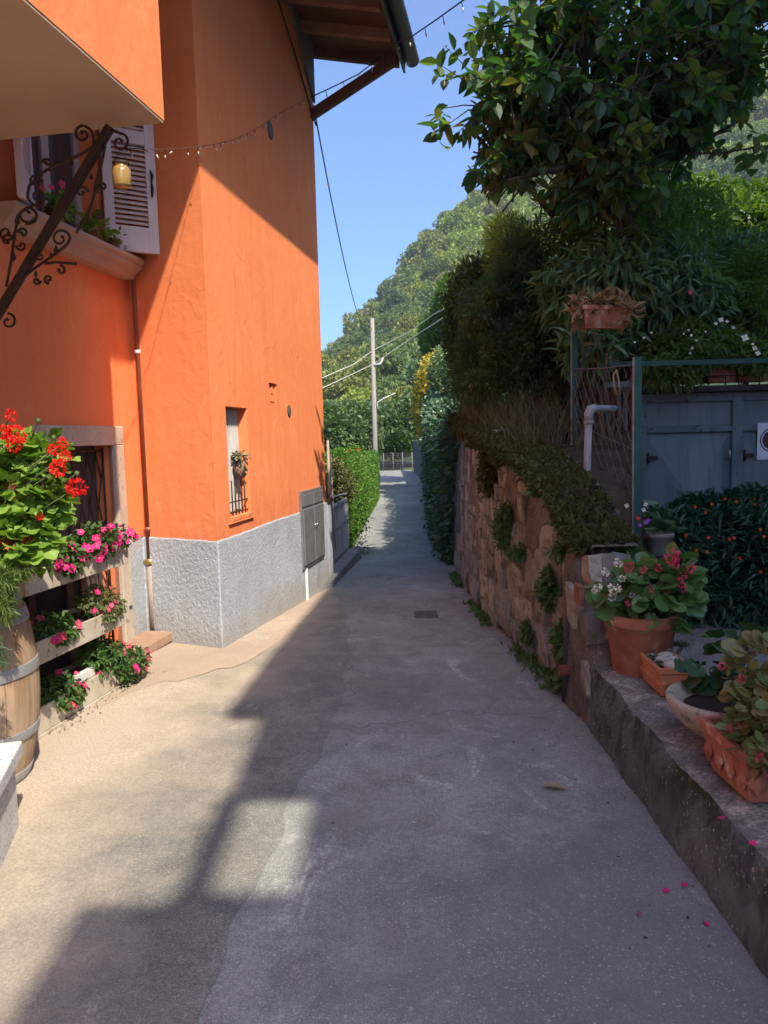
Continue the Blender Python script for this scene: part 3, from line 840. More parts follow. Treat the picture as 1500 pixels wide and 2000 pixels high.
# wrought iron bracket under the balcony
ub = be-.16
def IR(x, y): return ONU(x, y, ub)
brk = MB()
T_ = IR(216, 247); B_ = IR(-20, 640)
dd = (B_-T_)/np.linalg.norm(B_-T_); wv = np.cross(dd, BB)*.019
V = [T_+BB*.022+wv, T_-BB*.022+wv, T_-BB*.022-wv, T_+BB*.022-wv, B_+BB*.022+wv, B_-BB*.022+wv, B_-BB*.022-wv, B_+BB*.022-wv]
brk.add(V, [(0, 1, 5, 4), (1, 2, 6, 5), (2, 3, 7, 6), (3, 0, 4, 7), (4, 5, 6, 7), (0, 3, 2, 1)])
brko = brk.build('balcony_bracket', m_iron, house, bevel=.004)
def scroll(path, spirals=(), leafs=(), r=.0075):
    f = MB()
    if path:
        n = len(path)
        # smooth the path
        Q = []
        for i in range(n-1):
            p0 = path[max(i-1, 0)]; p1 = path[i]; p2 = path[i+1]; p3 = path[min(i+2, n-1)]
            for k in range(5):
                t = k/5
                Q.append(tuple(.5*((2*p1[j])+(-p0[j]+p2[j])*t+(2*p0[j]-5*p1[j]+4*p2[j]-p3[j])*t*t+(-p0[j]+3*p1[j]-3*p2[j]+p3[j])*t**3) for j in (0, 1)))
        Q.append(path[-1])
        f.tube([IR(*q) for q in Q], r, 6)
    for (cx, cy, R0, a0, tn, sg) in spirals:
        pts = []
        for k in range(22):
            t = k/21; a = a0+sg*tn*2*math.pi*t; rr = R0*(1-t*.72)
            pts.append(IR(cx+rr*math.cos(a), cy+rr*math.sin(a)))
        f.tube(pts, [r*(1-.3*k/21) for k in range(22)], 6)
        e = pts[-1]; f.lathe([(0, -.012), (.012, 0), (0, .012)], e, 8)
    for (cx, cy, s) in leafs:
        p = IR(cx, cy); f.lathe([(0, -s), (s*.55, -s*.3), (s*.3, s*.4), (0, s*1.1)], p, 7)
    f.build('scroll', m_iron, brko)
PI = math.pi
scroll([(182, 288), (183, 270), (178, 255), (165, 246)], [(162, 262, 17, -PI/2, 1.1, -1)])
scroll([(196, 278), (150, 305), (110, 322), (80, 340), (58, 362)], [(68, 350, 13, 0, 1.0, 1), (92, 318, 9, PI, 1.0, 1)], [(98, 330, .02), (140, 318, .02)])
scroll([(208, 262), (222, 256), (238, 262)], [(234, 278, 18, -PI/2+.3, 1.1, 1)])
scroll([(205, 285), (198, 320), (188, 355), (180, 395), (165, 430), (148, 455)], [(194, 420, 8, PI, 1, -1), (160, 375, 12, 0, 1, -1), (200, 365, 9, PI, 1, 1)], [(178, 345, .018), (190, 372, .02)])
scroll([(58, 362), (54, 385), (66, 400), (80, 402)], [(72, 385, 17, PI/2, .9, -1)], [(62, 402, .018)])
scroll([(28, 560), (60, 530), (95, 505), (128, 480), (137, 465)], [(118, 466, 19, 0, 1.1, -1), (78, 500, 11, -PI/2, 1, -1), (95, 545, 9, PI/2, 1, 1), (72, 548, 8, 0, 1, 1)], [(70, 535, .02), (110, 488, .028), (100, 500, .02), (148, 515, .012)])
scroll([(88, 515), (110, 512), (130, 514), (146, 515)], [(118, 528, 10, -PI/2, .8, 1)])
scroll([(12, 560), (20, 520), (26, 480), (32, 440), (38, 418)], [(12, 455, 17, 0, 1, 1), (45, 455, 10, PI, 1, 1), (42, 480, 10, PI, 1, -1), (14, 470, 14, 0, .8, -1)], [(26, 500, .03), (34, 430, .03)])
scroll([(38, 418), (55, 405), (70, 415), (68, 432), (50, 438)], [(52, 418, 20, 0, .9, 1)])
scroll([(4, 602), (16, 600)], [(16, 628, 16, -PI/2, .95, 1)])
# ends of the house foot kerb
# ------------------------------------------------------------------ the house next door, beside and behind the viewer; unseen, its roof shaped to throw the big shade
m_nbr = mat_plaster('pale_render', (.66, .64, .62), (.72, .70, .68), (.6, .58, .56))
nb = thing('neighbour_house', (4.4, -.5, 0), 'tall pale plastered house outside the right edge of the picture, shading the lane', 'house')
HT = 8.5; HK = HT/2.25
def shp(X, Y): return (X+.94*HK, Y-1.68*HK)      # the point at 10 m that shades the ground point
mb = MB(); mb.box((4.4, -6.2, -.2), (8.6, 5.0, HT-.3)); mb.build('wall', m_nbr, nb)
rf = MB()
X0 = 8.9
def slab(y0, y1, xa, xb=None):
    xb = xa if xb is None else xb
    rf.add([(xa, y0, HT-.12), (X0, y0, HT-.12), (X0, y1, HT-.12), (xb, y1, HT-.12), (xa, y0, HT), (X0, y0, HT), (X0, y1, HT), (xb, y1, HT)],
           [(0, 3, 2, 1), (4, 5, 6, 7), (0, 1, 5, 4), (1, 2, 6, 5), (2, 3, 7, 6), (3, 0, 4, 7)])
y_ = lambda Y: Y-1.68*HK
x_ = lambda X: X+.94*HK
slab(-6.7, y_(2.55), x_(-1.10)); slab(y_(2.55), y_(3.36), x_(-.36)); slab(y_(3.36), y_(4.38), x_(-.74)); slab(y_(4.38), y_(12.35), x_(-.97), x_(-.40))  # eave steps laid out from the shade edges wanted on the ground
rf.build('roof', m_rooftile, nb)
cb = MB(); cb.box((x_(-.78), y_(2.55), HT-.1), (x_(-.70), y_(3.36), HT-.01)); cb.box((x_(-.80), y_(2.56), HT-.085), (x_(-.36), y_(2.62), HT-.025)); cb.build('shade_bar', m_brownwood, nb)  # unseen bars, added to cast the thin stripe of shade on the ground
for yy in (-4.6, -1, 2.6):
    for zz in (1.2, 4.2, 6.5):
        w = MB(); w.box((4.36, yy, zz), (4.399, yy+1.0, zz+1.4)); wo_ = w.build('window', m_wframe, nb)
        w = MB(); w.box((4.345, yy+.08, zz+.08), (4.359, yy+.92, zz+1.32)); w.build('pane', m_glass, wo_)
# house front across the yard, behind the viewer on the left
nb2 = thing('rear_house', (-6, -13, 0), 'low plastered house outside the picture behind the viewer', 'house')
mb = MB(); mb.box((-14, -20, -.2), (3.8, -14.6, 5.5)); mb.build('wall', m_nbr, nb2)
mb = MB(); mb.box((-14.4, -20.4, 5.5), (4.2, -14.2, 5.7)); mb.build('roof', m_rooftile, nb2)

# ------------------------------------------------------------------ right: low concrete wall, terrace, raised garden
def mat_conc():
    t = NT('mossy_concrete'); v = t.coord('World')
    c = t.ramp(t.noise(3, 6, .65, v, .5), [(.3, (.085, .115, .105)), (.7, (.175, .215, .20))])
    st = t.noise(7, 7, .72, t.mapv(v, (1.2, 1.2, .8)), .5)
    c = t.mix(t.ramp(st, [(.45, 0.0), (.62, .8)]), c, (.045, .05, .05))
    m = t.noise(2.4, 6, .7, v, .8)
    # moss grows only on the upper front edge
    sp = t.n('ShaderNodeSeparateXYZ'); t.l(v, sp.inputs[0])
    top = t.ramp(sp.outputs[2], [(.12, 0.0), (.30, 1.0), (.335, 1.0), (.345, 0.0)])
    c = t.mix(t.math('MULTIPLY', t.ramp(m, [(.46, 0.0), (.56, .9)]), top), c, (.035, .04, .015))
    li = t.math('MULTIPLY', t.ramp(t.noise(70, 3, .6, v), [(.62, 0.0), (.67, 1.0)]), t.ramp(t.noise(4, 3, .6, v), [(.47, 0.0), (.55, 1.0)]))
    c = t.mix(li, c, (.42, .40, .33))
    # worn pale top
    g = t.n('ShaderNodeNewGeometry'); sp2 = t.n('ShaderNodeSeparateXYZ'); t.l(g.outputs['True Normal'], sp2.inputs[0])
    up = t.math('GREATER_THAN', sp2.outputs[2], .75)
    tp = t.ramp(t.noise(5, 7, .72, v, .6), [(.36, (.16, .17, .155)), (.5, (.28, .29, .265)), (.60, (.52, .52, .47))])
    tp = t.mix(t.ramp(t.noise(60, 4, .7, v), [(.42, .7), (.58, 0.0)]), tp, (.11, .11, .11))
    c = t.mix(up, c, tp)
    h = t.math('ADD', t.noise(28, 5, .7, v), t.math('MULTIPLY', t.noise(120, 3, .7, v), .5))
    return t.bsdf(c, .93, 0, .15, t.bump(h, .8, .012))
m_conc = mat_conc()
def bulgy(name, P0, P1_, top, thick, n, mats, parent=None, jit=.008, bat=.03, nz_=10, base=-.15, **k):
    """a wall with slightly uneven faces: front face from P0 to P1_, top(s) height, thickness to the right"""
    P0 = np.array(P0, float); P1_ = np.array(P1_, float); L = np.linalg.norm(P1_-P0); d = (P1_-P0)/L; r = np.array([d[1], -d[0]])
    def fn(U, V):
        s = U*L; zt = np.array([top(a) for a in s])
        # profile: front up, top across, back down
        f = V*3
        z = np.where(f < 1, base+(zt-base)*np.clip(f, 0, 1), np.where(f < 2, zt, zt-(zt-base)*np.clip(f-2, 0, 1)))
        off = np.where(f < 1, bat*(1-f)*-1, np.where(f < 2, thick*np.clip(f-1, 0, 1), thick))
        rnd = np.where((np.abs(f-1) < .12), .012, 0)
        xy = P0[None]+d[None]*s[:, None]+r[None]*(off+rnd)[:, None]
        P = np.stack([xy[:, 0], xy[:, 1], z-rnd*.8], 1)
        h = jit*nz(P, 4, 5)+jit*.5*nz(P, 15, 6)
        e = (U < 1e-6) | (U > 1-1e-6)
        mid = P0[None]+d[None]*s[:, None]+r[None]*(thick*.5)
        P[e, 0] = mid[e, 0]; P[e, 1] = mid[e, 1]; P[e, 2] = base; h = np.where(e, 0, h)
        P[:, 0] += r[0]*h*-1; P[:, 1] += r[1]*h*-1; P[:, 2] += h*.6*(f > 1)*(f < 2)
        return P
    return grid(name, fn, n, nz_*3, mats, parent, **k)
lw = thing('low_retaining_wall', (1.2, 2, 0), 'low mossy concrete wall carrying the flower pots along the right side of the lane', 'wall')
bulgy('wall_body', (1.115, -4), (1.115, 4.16), lambda s: .325+.012*math.sin(s*1.7), .42, 260, [m_conc], lw, .011, .05)
tr = grid('terrace', lambda U, V: np.stack([1.45+9*V, -4+12*U, .318+.008*nz(np.stack([1.45+9*V, -4+12*U, 0*U], 1), 1.5, 4)], 1), 120, 60, [m_gravel], kind='structure')
# end pillar with the dark drain groove and tilted cap stones
m_rub = M('earthy_mortar', (.085, .075, .062), (.19, .165, .135), 5, .95, .8, 30, spots=(.26, .2, .15), spot_scale=26, coord='World', bdist=.02)
def mat_stone():
    t = NT('field_stone'); v = t.coord('Object'); oi = t.n('ShaderNodeObjectInfo'); w = t.coord('World')
    base = t.ramp(oi.outputs['Random'], [(0, (.19, .19, .165)), (.25, (.34, .335, .28)), (.5, (.25, .26, .24)), (.72, (.43, .40, .325)), (.88, (.18, .20, .195)), (1, (.30, .265, .215))])
    c = t.mix(t.ramp(t.noise(14, 5, .65, w), [(.35, .6), (.6, 0.0)]), base, (.12, .085, .06))
    c = t.mix(t.ramp(t.noise(3.2, 5, .7, w, .6), [(.52, 0.0), (.66, .75)]), c, (.055, .06, .022))
    c = t.mix(t.ramp(t.noise(60, 4, .7, w), [(.6, 0.0), (.7, .5)]), c, (.42, .34, .27))
    return t.bsdf(c, .9, 0, .2, t.bump(t.math('ADD', t.noise(20, 5, .65, w), t.math('MULTIPLY', t.noise(90, 3, .7, w), .4)), .8, .012))
m_stone = mat_stone()
# rubble wall along the lane
WPX = [4.45, 4.9, 5.6, 6.6, 8.0, 9.5, 12.5, 16]
WPV = [1.10, 1.06, .99, .93, .90, .92, 1.02, 1.2]
wx = lambda y: float(np.interp(y, WPX, WPV))
WT = lambda y: float(np.interp(y, [4.3, 4.6, 5.0, 5.75, 7.1, 9.1, 12, 17], [.93, 1.02, 1.25, 1.46, 1.60, 1.76, 1.95, 2.1]))
sw = thing('stone_wall', (1.0, 6, 0), 'tall rubble stone retaining wall with moss on top along the right side of the lane', 'wall')
def wf_(U, V):
    y = 4.36+12*U; zt = np.array([WT(a) for a in y]); zb = np.array([gz(a) for a in y])-.15
    x = np.array([wx(a) for a in y])
    f = V*1.6
    z = np.where(f < 1, zb+(zt-zb)*f, zt+.0*f)
    xx = x+.035+.10*np.clip(f, 0, 1)*(z-zb)/1.6+np.where(f > 1, (f-1)*.42, 0)
    P = np.stack([xx, y, z], 1); h = .02*nz(P, 3, 2)+.014*nz(P, 11, 3)
    P[:, 0] += h
    return P
grid('mortar_core', wf_, 400, 60, [m_rub], sw)
stones = []
for k in range(12):
    g = np.random.default_rng(40+k)
    V = []; F = []
    n = 3
    # rounded, chipped block: cube faces subdivided twice per side, pushed out and jittered
    idx = {}
    def vid(p):
        key = tuple(p)
        if key not in idx:
            q = np.array(p, float)/1.0
            r_ = q/np.linalg.norm(q)
            q = q*.82+r_*.30
            q += g.normal(size=3)*.11
            idx[key] = len(V); V.append(q*.5)
        return idx[key]
    for ax_ in range(3):
        for sg in (-1, 1):
            for i in (-1, 0):
                for j in (-1, 0):
                    c = []
                    for a, b in ((i, j), (i+1, j), (i+1, j+1), (i, j+1)):
                        p = [0, 0, 0]; p[ax_] = sg; p[(ax_+1) % 3] = a; p[(ax_+2) % 3] = b; c.append(vid(p))
                    F.append(tuple(c if sg > 0 else c[::-1]))
    stones.append(np_mesh('stone', V, F, None, False, [m_stone]))
g = np.random.default_rng(5)
cnt = 0
y = 4.52
rows = []
def add_stone(yc, zc, ly, lz, dep=.14, proud=None):
    global cnt
    me = stones[int(g.integers(12))]
    o = bpy.data.objects.new('stone', me); COL.objects.link(o); o.parent = sw; cnt += 1
    zb = gz(yc); xb = wx(yc)+.035+.10*max(0, (zc-zb))/1.6
    dx = (wx(yc+.1)-wx(yc-.1))/.2
    m = Matrix.Translation((xb+dep*.5-(proud if proud is not None else g.uniform(.008, .05)), yc, zc)) @ Matrix.Rotation(-math.atan(dx), 4, 'Z') @ Matrix.Rotation(g.normal()*.09, 4, 'X') @ Matrix.Rotation(g.normal()*.06, 4, 'Z') @ Matrix.Diagonal((dep, ly, lz, 1))
    o.matrix_local = wm(sw).inverted() @ m
yy = 4.50
# columns of stones, each column of its own width so that joints break
while yy < 10.0 and cnt < 298:
    wc = g.uniform(.15, .38)*(1+.05*(yy-4.4))
    zz = gz(yy)+.02
    while zz < WT(yy)-.06:
        hh = g.uniform(.10, .34)
        if zz+hh > WT(yy)+.02: hh = max(.08, WT(yy)-zz)
        if g.random() < .90 and cnt < 298:
            k = 1 if g.random() < .6 else 2
            if k == 1: add_stone(yy+wc/2+g.uniform(-.03, .03), zz+hh/2, wc*g.uniform(.9, 1.12), hh*.97)
            else:
                c = g.uniform(.35, .65)
                add_stone(yy+wc*c/2, zz+hh/2, wc*c*.98, hh*.95); add_stone(yy+wc*(c+1)/2, zz+hh/2, wc*(1-c)*.98, hh*.95)
        zz += hh
    yy += wc*.97
# mortared end piece next to the flower pot
ep = thing('wall_end_pillar', (1.12, 4.3, 0), 'rough mortared end of the stone wall with a dark vertical drain beside the pots', 'wall')
bulgy('pillar_body', (1.12, 4.06), (1.09, 4.62), lambda s: float(np.interp(s, [0, .08, .2, .34, .56], [.36, .52, .66, .86, 1.0])), .36, 60, [m_rub], ep, .022, .05, 16)
dr = MB()
q = [(1.085, 4.47, -.03), (1.09, 4.48, .3), (1.10, 4.47, .62), (1.14, 4.46, .80)]
dr.tube(q, [.05, .045, .042, .03], 8); dr.build('drain_channel', M('wet_dark_stone', (.022, .026, .027), (.05, .055, .055), 9, .5, .6, 30), ep)
for (px, py, Y, lx, ly, lz, rx) in ((1185, 1165, 4.15, .16, .22, .34, -.5), (1120, 1185, 4.33, .12, .16, .22, .1), (1195, 1215, 4.08, .14, .16, .2, -.6), (1150, 1230, 4.15, .14, .14, .16, 0), (1150, 1330, 4.12, .14, .12, .2, 0), (1160, 1120, 4.22, .16, .16, .18, -.3)):
    o = bpy.data.objects.new('stone', stones[int(g.integers(12))]); COL.objects.link(o); o.parent = ep
    p = at(px, py, Y)
    o.matrix_local = wm(ep).inverted() @ Matrix.Translation(tuple(p+np.array([.05, .03, 0]))) @ Matrix.Rotation(rx, 4, 'X') @ Matrix.Diagonal((lx, ly, lz, 1))
bk = MB(); p = at(1131, 1165, 4.16); bk.box((p[0], p[1], p[2]-.055), (p[0]+.035, p[1]+.12, p[2]+.055)); bk.build('brick', M('old_brick', (.20, .075, .05), (.28, .12, .08), 20, .9, .5, 40), ep, bevel=.008)
hl = MB(); p = at(1092, 1310, 4.42); hl.tube([(p[0]-.0, p[1], p[2]), (p[0]+.1, p[1], p[2])], .035, 12); hl.build('weep_hole', M('hole_clay', (.17, .06, .045), None), ep)
# raised garden behind the walls
def mkbed(nm, y0, y1, xr, base, side=True):
    def fn(U, V):
        y = y0+(y1-y0)*U; zt = np.array([WT(a) for a in y])-.05
        x0 = np.array([wx(a) for a in y])+.2; x1 = np.array([xr(a) for a in y])
        vv = np.clip(V/.85, 0, 1); x = x0+(x1-x0)*vv
        h = .03*nz(np.stack([x, y, 0*x], 1), 2, 1)+.015*nz(np.stack([x, y, 0*x], 1), 9, 1)
        z = np.where(V > .86, base, zt+h+.03*(x-x0))
        z = np.where(U < .001, base, z)
        return np.stack([x, y, z], 1)
    grid(nm, fn, 120, 60, [m_dirt], kind='structure')
mkbed('garden_bed', 4.86, 10.7, lambda y: float(np.interp(y, [4.9, 5.4, 6.9, 6.95], [1.66, 1.72, 1.95, 2.34])), .25)
mkbed('garden_slope', 10.7, 30, lambda y: 14.0, -.3)
lg = thing('concrete_ledge', (1.3, 4.7, 0), 'grey weathered concrete ledge on the wall end below the near green post', 'ledge')
bulgy('ledge_body', (1.14, 4.56), (1.17, 5.05), lambda s: .90+.08*s, .30, 60, [m_conc], lg, .02, .0, 8, base=.2)

# ------------------------------------------------------------------ garage with blue-grey sheet doors
def mat_garage():
    t = NT('blue_grey_sheet'); v = t.coord('World')
    c = t.ramp(t.noise(1.6, 6, .6, v), [(.3, (.13, .175, .20)), (.7, (.18, .225, .25))])
    st = t.noise(5, 5, .7, t.mapv(v, (2.5, 1, .22)))
    c = t.mix(t.ramp(st, [(.5, 0.0), (.68, .55)]), c, (.08, .11, .135))
    c = t.mix(t.ramp(t.noise(12, 5, .7, v), [(.64, 0.0), (.7, .4)]), c, (.16, .17, .19))
    return t.bsdf(c, .55, .1, .4, t.bump(t.noise(30, 3, .6, v), .15, .004))
m_gar = mat_garage()
m_gard = M('garage_frame_paint', (.11, .15, .17), (.145, .19, .21), 4, .55, .1, 60, spots=(.05, .06, .08), spot_scale=20)
GY = 7.2
ga = thing('garage', (3.6, 8, .3), 'blue-grey metal garage with diamond-pressed doors and planters on its flat roof', 'garage')
mb = MB(); mb.box((2.36, GY+.06, .2), (6.6, 10.5, 1.9)); mb.build('wall', m_gard, ga)
mb = MB(); mb.box((2.28, GY-.12, 1.945), (6.7, 10.6, 2.0)); mb.build('roof_slab', M('dark_roof_edge', (.03, .03, .033), (.06, .055, .05), 8, .8, .4, 30), ga, bevel=.006)
x = 2.36; k = 0
leaf_w = .80
while x < 6.3:
    xl, xr = x, x+.10
    mb = MB(); mb.box((xl, GY-.03, .2), (xr, GY+.05, 1.94)); mb.build('door_stile', m_gard, ga, bevel=.005)
    a, b = xr+.002, xr+leaf_w-.002
    for z0, z1, nm, dy in ((1.86, 1.94, 'door_rail', -.025), (1.58, 1.64, 'door_rail', -.025), (.2, .30, 'door_rail', -.025)):
        mb = MB(); mb.box((a, GY+dy, z0), (b, GY+.05, z1)); mb.build(nm, m_gard, ga, bevel=.004)
    mb = MB(); mb.box((a+.001, GY+.01, 1.642), (b-.001, GY+.045, 1.858)); mb.build('upper_panel', m_gar, ga)
    # pressed diamond: pyramid relief
    cx, cz, z0, z1 = (a+b)/2, .94, .302, 1.578
    c0, c1, c2, c3 = (a, GY+.02, z0), (b, GY+.02, z0), (b, GY+.02, z1), (a, GY+.02, z1)
    mb = MB(); mb.add([c0, c1, c2, c3, (cx, GY-.10, cz)], [(0, 1, 4), (1, 2, 4), (2, 3, 4), (3, 0, 4)]); mb.build('door_panel', m_gar, ga)
    for zz in (.55, 1.35):
        mb = MB(); mb.tube([(a+.01, GY-.035, zz-.05), (a+.01, GY-.035, zz+.05)], .012, 8); mb.box((a+.01, GY-.034, zz-.018), (a+.10, GY-.028, zz+.018)); mb.build('hinge', m_iron, ga)
    x += leaf_w+.10; k += 1
p = at(1242+180, 885, GY-.04)
mb = MB(); hd = at(1422, 887, GY-.045)
mb.tube([(hd[0], GY-.035, hd[2]+.05), (hd[0], GY-.08, hd[2]+.03), (hd[0], GY-.08, hd[2]-.03), (hd[0], GY-.035, hd[2]-.05)], .009, 8)
mb.build('door_handle', M('worn_steel', (.3, .28, .25), (.42, .4, .36), 20, .4, metal=.8), ga)
# notice on the door: white sheet with a dark ringed disc
pa = at(1481, 826, GY-.06); pb = at(1481, 898, GY-.06)
ns = MB(); ns.box((pa[0], GY-.052, pb[2]), (pa[0]+.36, GY-.048, pa[2])); no = ns.build('notice', M('notice_paper', (.62, .68, .78), None, rough=.5), ga)
def disc(c, r, name, mat, parent, dy=.0):
    f = MB(); n = 40
    f.add([(c[0]+r*math.cos(2*PI*i/n), c[1]-dy, c[2]+r*math.sin(2*PI*i/n)) for i in range(n)]+[(c[0]+r*math.cos(2*PI*i/n), c[1]-dy+.0008, c[2]+r*math.sin(2*PI*i/n)) for i in range(n)],
          [tuple(range(n))[::-1]]+[(i, (i+1) % n, n+(i+1) % n, n+i) for i in range(n)])
    return f.build(name, mat, parent)
cc = (pa[0]+.135, GY-.0525, (pa[2]+pb[2])/2+.01)
m_bk = M('print_black', (.02, .022, .028), None, rough=.5); m_wh = M('print_pale', (.6, .66, .76), None, rough=.5)
disc(cc, .112, 'printed_ring', m_bk, no, .001); disc(cc, .102, 'printed_ring', m_wh, no, .002); disc(cc, .09, 'printed_disc', M('print_brown', (.06, .045, .045), None, rough=.5), no, .003)
# slatted side screen of the garage
sc_ = thing('slatted_screen', (2.2, 7.3, .3), 'dark slatted screen at the left side of the garage behind the wire mesh', 'fence')
for i in range(9):
    mb = MB(); xx = 2.30-.028*i; yy_ = 7.05+.10*i
    mb.box((xx-.02, yy_, 1.0), (xx+.005, yy_+.06, 2.06)); mb.build('slat', m_gard if i % 3 else m_brownwood, sc_)
mb = MB(); mb.box((2.02, 6.95, 2.0), (2.34, 7.0, 2.05)); mb.build('rail', m_gard, sc_)
mb = MB(); q = at(1172, 760, 6.9); mb.box((q[0], 6.9, .9), (q[0]+.045, 6.94, 1.84)); mb.build('timber_post', M('weathered_post', (.16, .09, .06), (.26, .15, .1), 6, .85, .3, 50), sc_, bevel=.004)

# ------------------------------------------------------------------ green posts, wire mesh, rail
m_green = M('dark_green_paint', (.012, .065, .055), (.02, .09, .075), 12, .5, .1, 60, .0, .4)
m_postside = M('rusty_post_side', (.20, .15, .11), (.3, .24, .18), 12, .8, .3, 50)
wfz = thing('wire_mesh_fence', (1.58, 5.6, .9), 'wire mesh fence with two green T posts beside the garage', 'fence')
def tpost(x, y, z0, z1, nm):
    mb = MB(); mb.box((x-.006, y-.022, z0), (x+.040, y-.018, z1)); mb.box((x-.006, y-.018, z0), (x-.002, y+.02, z1), 1)
    mb.box((x-.018, y-.022, z0), (x-.0065, y-.019, z1), 1)
    mb.build('post', [m_green, m_postside], wfz)
pn = at(1237, 1095, 4.9); pf = at(1118, 925, 6.3)
tpost(pn[0], 4.9, .72, at(1237, 698, 4.9)[2], 'near'); tpost(pf[0], 6.3, 1.2, at(1118, 640, 6.3)[2], 'far')
m_wire = M('galvanised_wire', (.16, .15, .14), (.26, .24, .22), 20, .5, 0, 40, .6, .4)
mb = MB()
za0, za1, zb0, zb1 = .95, 2.02, 1.30, 2.12
A_ = lambda t, z: (pn[0]+(pf[0]-pn[0])*t, 4.9+1.4*t, (za0+(zb0-za0)*t)+z*((za1-za0)+((zb1-zb0)-(za1-za0))*t))
for i in range(-8, 13):
    for sg in (1, -1):
        pts = []
        for q in range(21):
            z = q/20; t = i*.12+sg*z*.75+(0 if sg > 0 else .2)
            if 0 <= t <= 1: pts.append(A_(t, z))
        if len(pts) > 1: mb.tube([pts[0], pts[-1]], .0016, 4, cap=False)
for z in (0, .5, 1): mb.tube([A_(0, z), A_(.5, z-.015), A_(1, z)], .0022, 4, cap=False)
mo = mb.build('wire_mesh', m_wire, wfz); mo['kind'] = 'stuff'
mb = MB(); r0 = at(1200, 713, 6.9); r1 = at(1345, 716, 6.9); 
mb.box((at(1190, 712, 6.6)[0], 6.58, at(1190, 717, 6.6)[2]), (at(1500, 712, 6.6)[0]+.9, 6.62, at(1190, 710, 6.6)[2]+.01)); mb.build('top_rail', m_green, wfz)
mb = MB()
q = [at(1205, 722, 6.0), at(1198, 732, 6.0), at(1199, 752, 6.0), at(1206, 772, 6.0), at(1211, 770, 6.0), at(1209, 745, 6.0), at(1204, 724, 6.0)]
mb.tube(q, .006, 6); mb.build('cord_loop', M('old_rope', (.4, .3, .17), (.5, .4, .25), 30, .9), wfz)
# bare stakes and canes crossing the mesh
cn_ = thing('garden_canes', (1.7, 6.0, .9), 'bare brown canes and a forked stick leaning behind the wire mesh', 'canes')
for pts, r in (([(1235, 730), (1205, 860), (1160, 1010)], .011), ([(1185, 690), (1180, 800), (1192, 900), (1190, 1010)], .009), ([(1095, 872), (1160, 868), (1215, 872)], .008), ([(1130, 620), (1140, 700), (1120, 800), (1100, 880)], .009), ([(1140, 722), (1190, 718)], .008), ([(1150, 640), (1185, 700), (1240, 715)], .006)):
    mb = MB(); mb.tube([at(a, b, 5.9+.2*i) for i, (a, b) in enumerate(pts)], r, 6); mb.build('cane', M('cane_bark', (.05, .035, .028), (.10, .07, .05), 20, .9, .3, 60), cn_)
# grey plastic vent pipe
vp = thing('grey_vent_pipe', at(1144, 1045, 5.3), 'grey plastic pipe with an elbow, standing on the concrete ledge', 'pipe')
m_pvc = M('grey_pvc', (.24, .255, .265), (.30, .315, .32), 4, .45, .05, 30, spots=(.2, .19, .2), spot_scale=16)
b0 = at(1143, 1042, 5.3); b1 = at(1150, 808, 5.3); b2 = at(1200, 803, 5.75)
mb = MB(); mb.tube([b0, b1], .025, 14); mb.build('pipe', m_pvc, vp)
mb = MB(); mb.tube([b1+[0, 0, -.05], b1+[0, 0, .0], b1+[.012, .0, .028], b1+[.045, .01, .035]], .032, 14); mb.lathe([(.027, -.07), (.034, -.068), (.034, -.05), (.028, -.045)], b1, 14); mb.build('elbow', m_pvc, vp)
mb = MB(); mb.tube([b1+[.04, .01, .035], (b2[0], b2[1], b1[2]+.045)], .024, 14); mb.build('pipe', m_pvc, vp)
mb = MB(); mb.tube([b0+[0, 0, -.05], b0+[0, 0, .06]], .036, 14); mb.tube([b0+[0, 0, .045], b0+[0, 0, .06]], .039, 14); mb.tube([b0+[0, 0, -.05], b0+[0, 0, -.03]], .039, 14); mb.build('socket', M('beige_pvc', (.38, .32, .25), (.46, .4, .33), 20, .5), vp)
mb = MB(); c = b0+np.array([-.075, -.02, .01]); mb.lathe([(0, -.04), (.03, -.032), (.042, 0), (.03, .03), (0, .04)], c, 12); mb.build('white_cap', M('white_cap', (.55, .54, .55), None, rough=.4), vp)

# ------------------------------------------------------------------ kerb, gate and fence at the end of the house
kb = thing('kerb', HP(.0, 3.7, -.25), 'grey concrete kerb in front of the metal gate', 'kerb')
ka, kb_, = G(648, 1147, -.22), G(706, 1083, -.24)
ks = np.array([ka[0]+.02, ka[1]+.05, 0]); ke = np.array([kb_[0]-.0, kb_[1], 0]); kd = (ke-ks)/np.linalg.norm(ke-ks); kn = np.array([-kd[1], kd[0], 0])
mb = MB()
def KP(s, t, z): return ks+kd*s+kn*t+np.array([0, 0, z])
KL = float(np.linalg.norm(ke-ks))
mb.prism([KP(0, 0, -.5), KP(KL, 0, -.5), KP(KL+.0, .42, -.5), KP(0, .42, -.5)], (0, 0, .37))
mb.build('kerb_stone', M('kerb_concrete', (.16, .16, .165), (.24, .235, .23), 5, .9, .5, 60), kb, bevel=.02)
gt_ = thing('metal_gate', KP(.1, .2, -.13), 'dark grey metal lane gate with upright bars between the house and the hedge', 'gate')
m_gate = M('weathered_gate_metal', (.28, .29, .30), (.42, .42, .41), 9, .6, .3, 40, .3, .4, stretch=(1, 1, .3))
gs, ge = .12, KL-.12
ztop = lambda s: .80+.02*s
for zz in (.0, .42, .74): 
    mb = MB(); mb.box((gs, .17, -.10+zz), (ge, .20, -.06+zz), 0, KP); mb.build('rail', m_gate, gt_)
mb = MB(); mb.tube([KP(gs+(ge-gs)*i/12, .185, .74+.05*math.sin(PI*i/12)) for i in range(13)], .016, 8); mb.build('top_rail', m_gate, gt_)
nb_ = 15
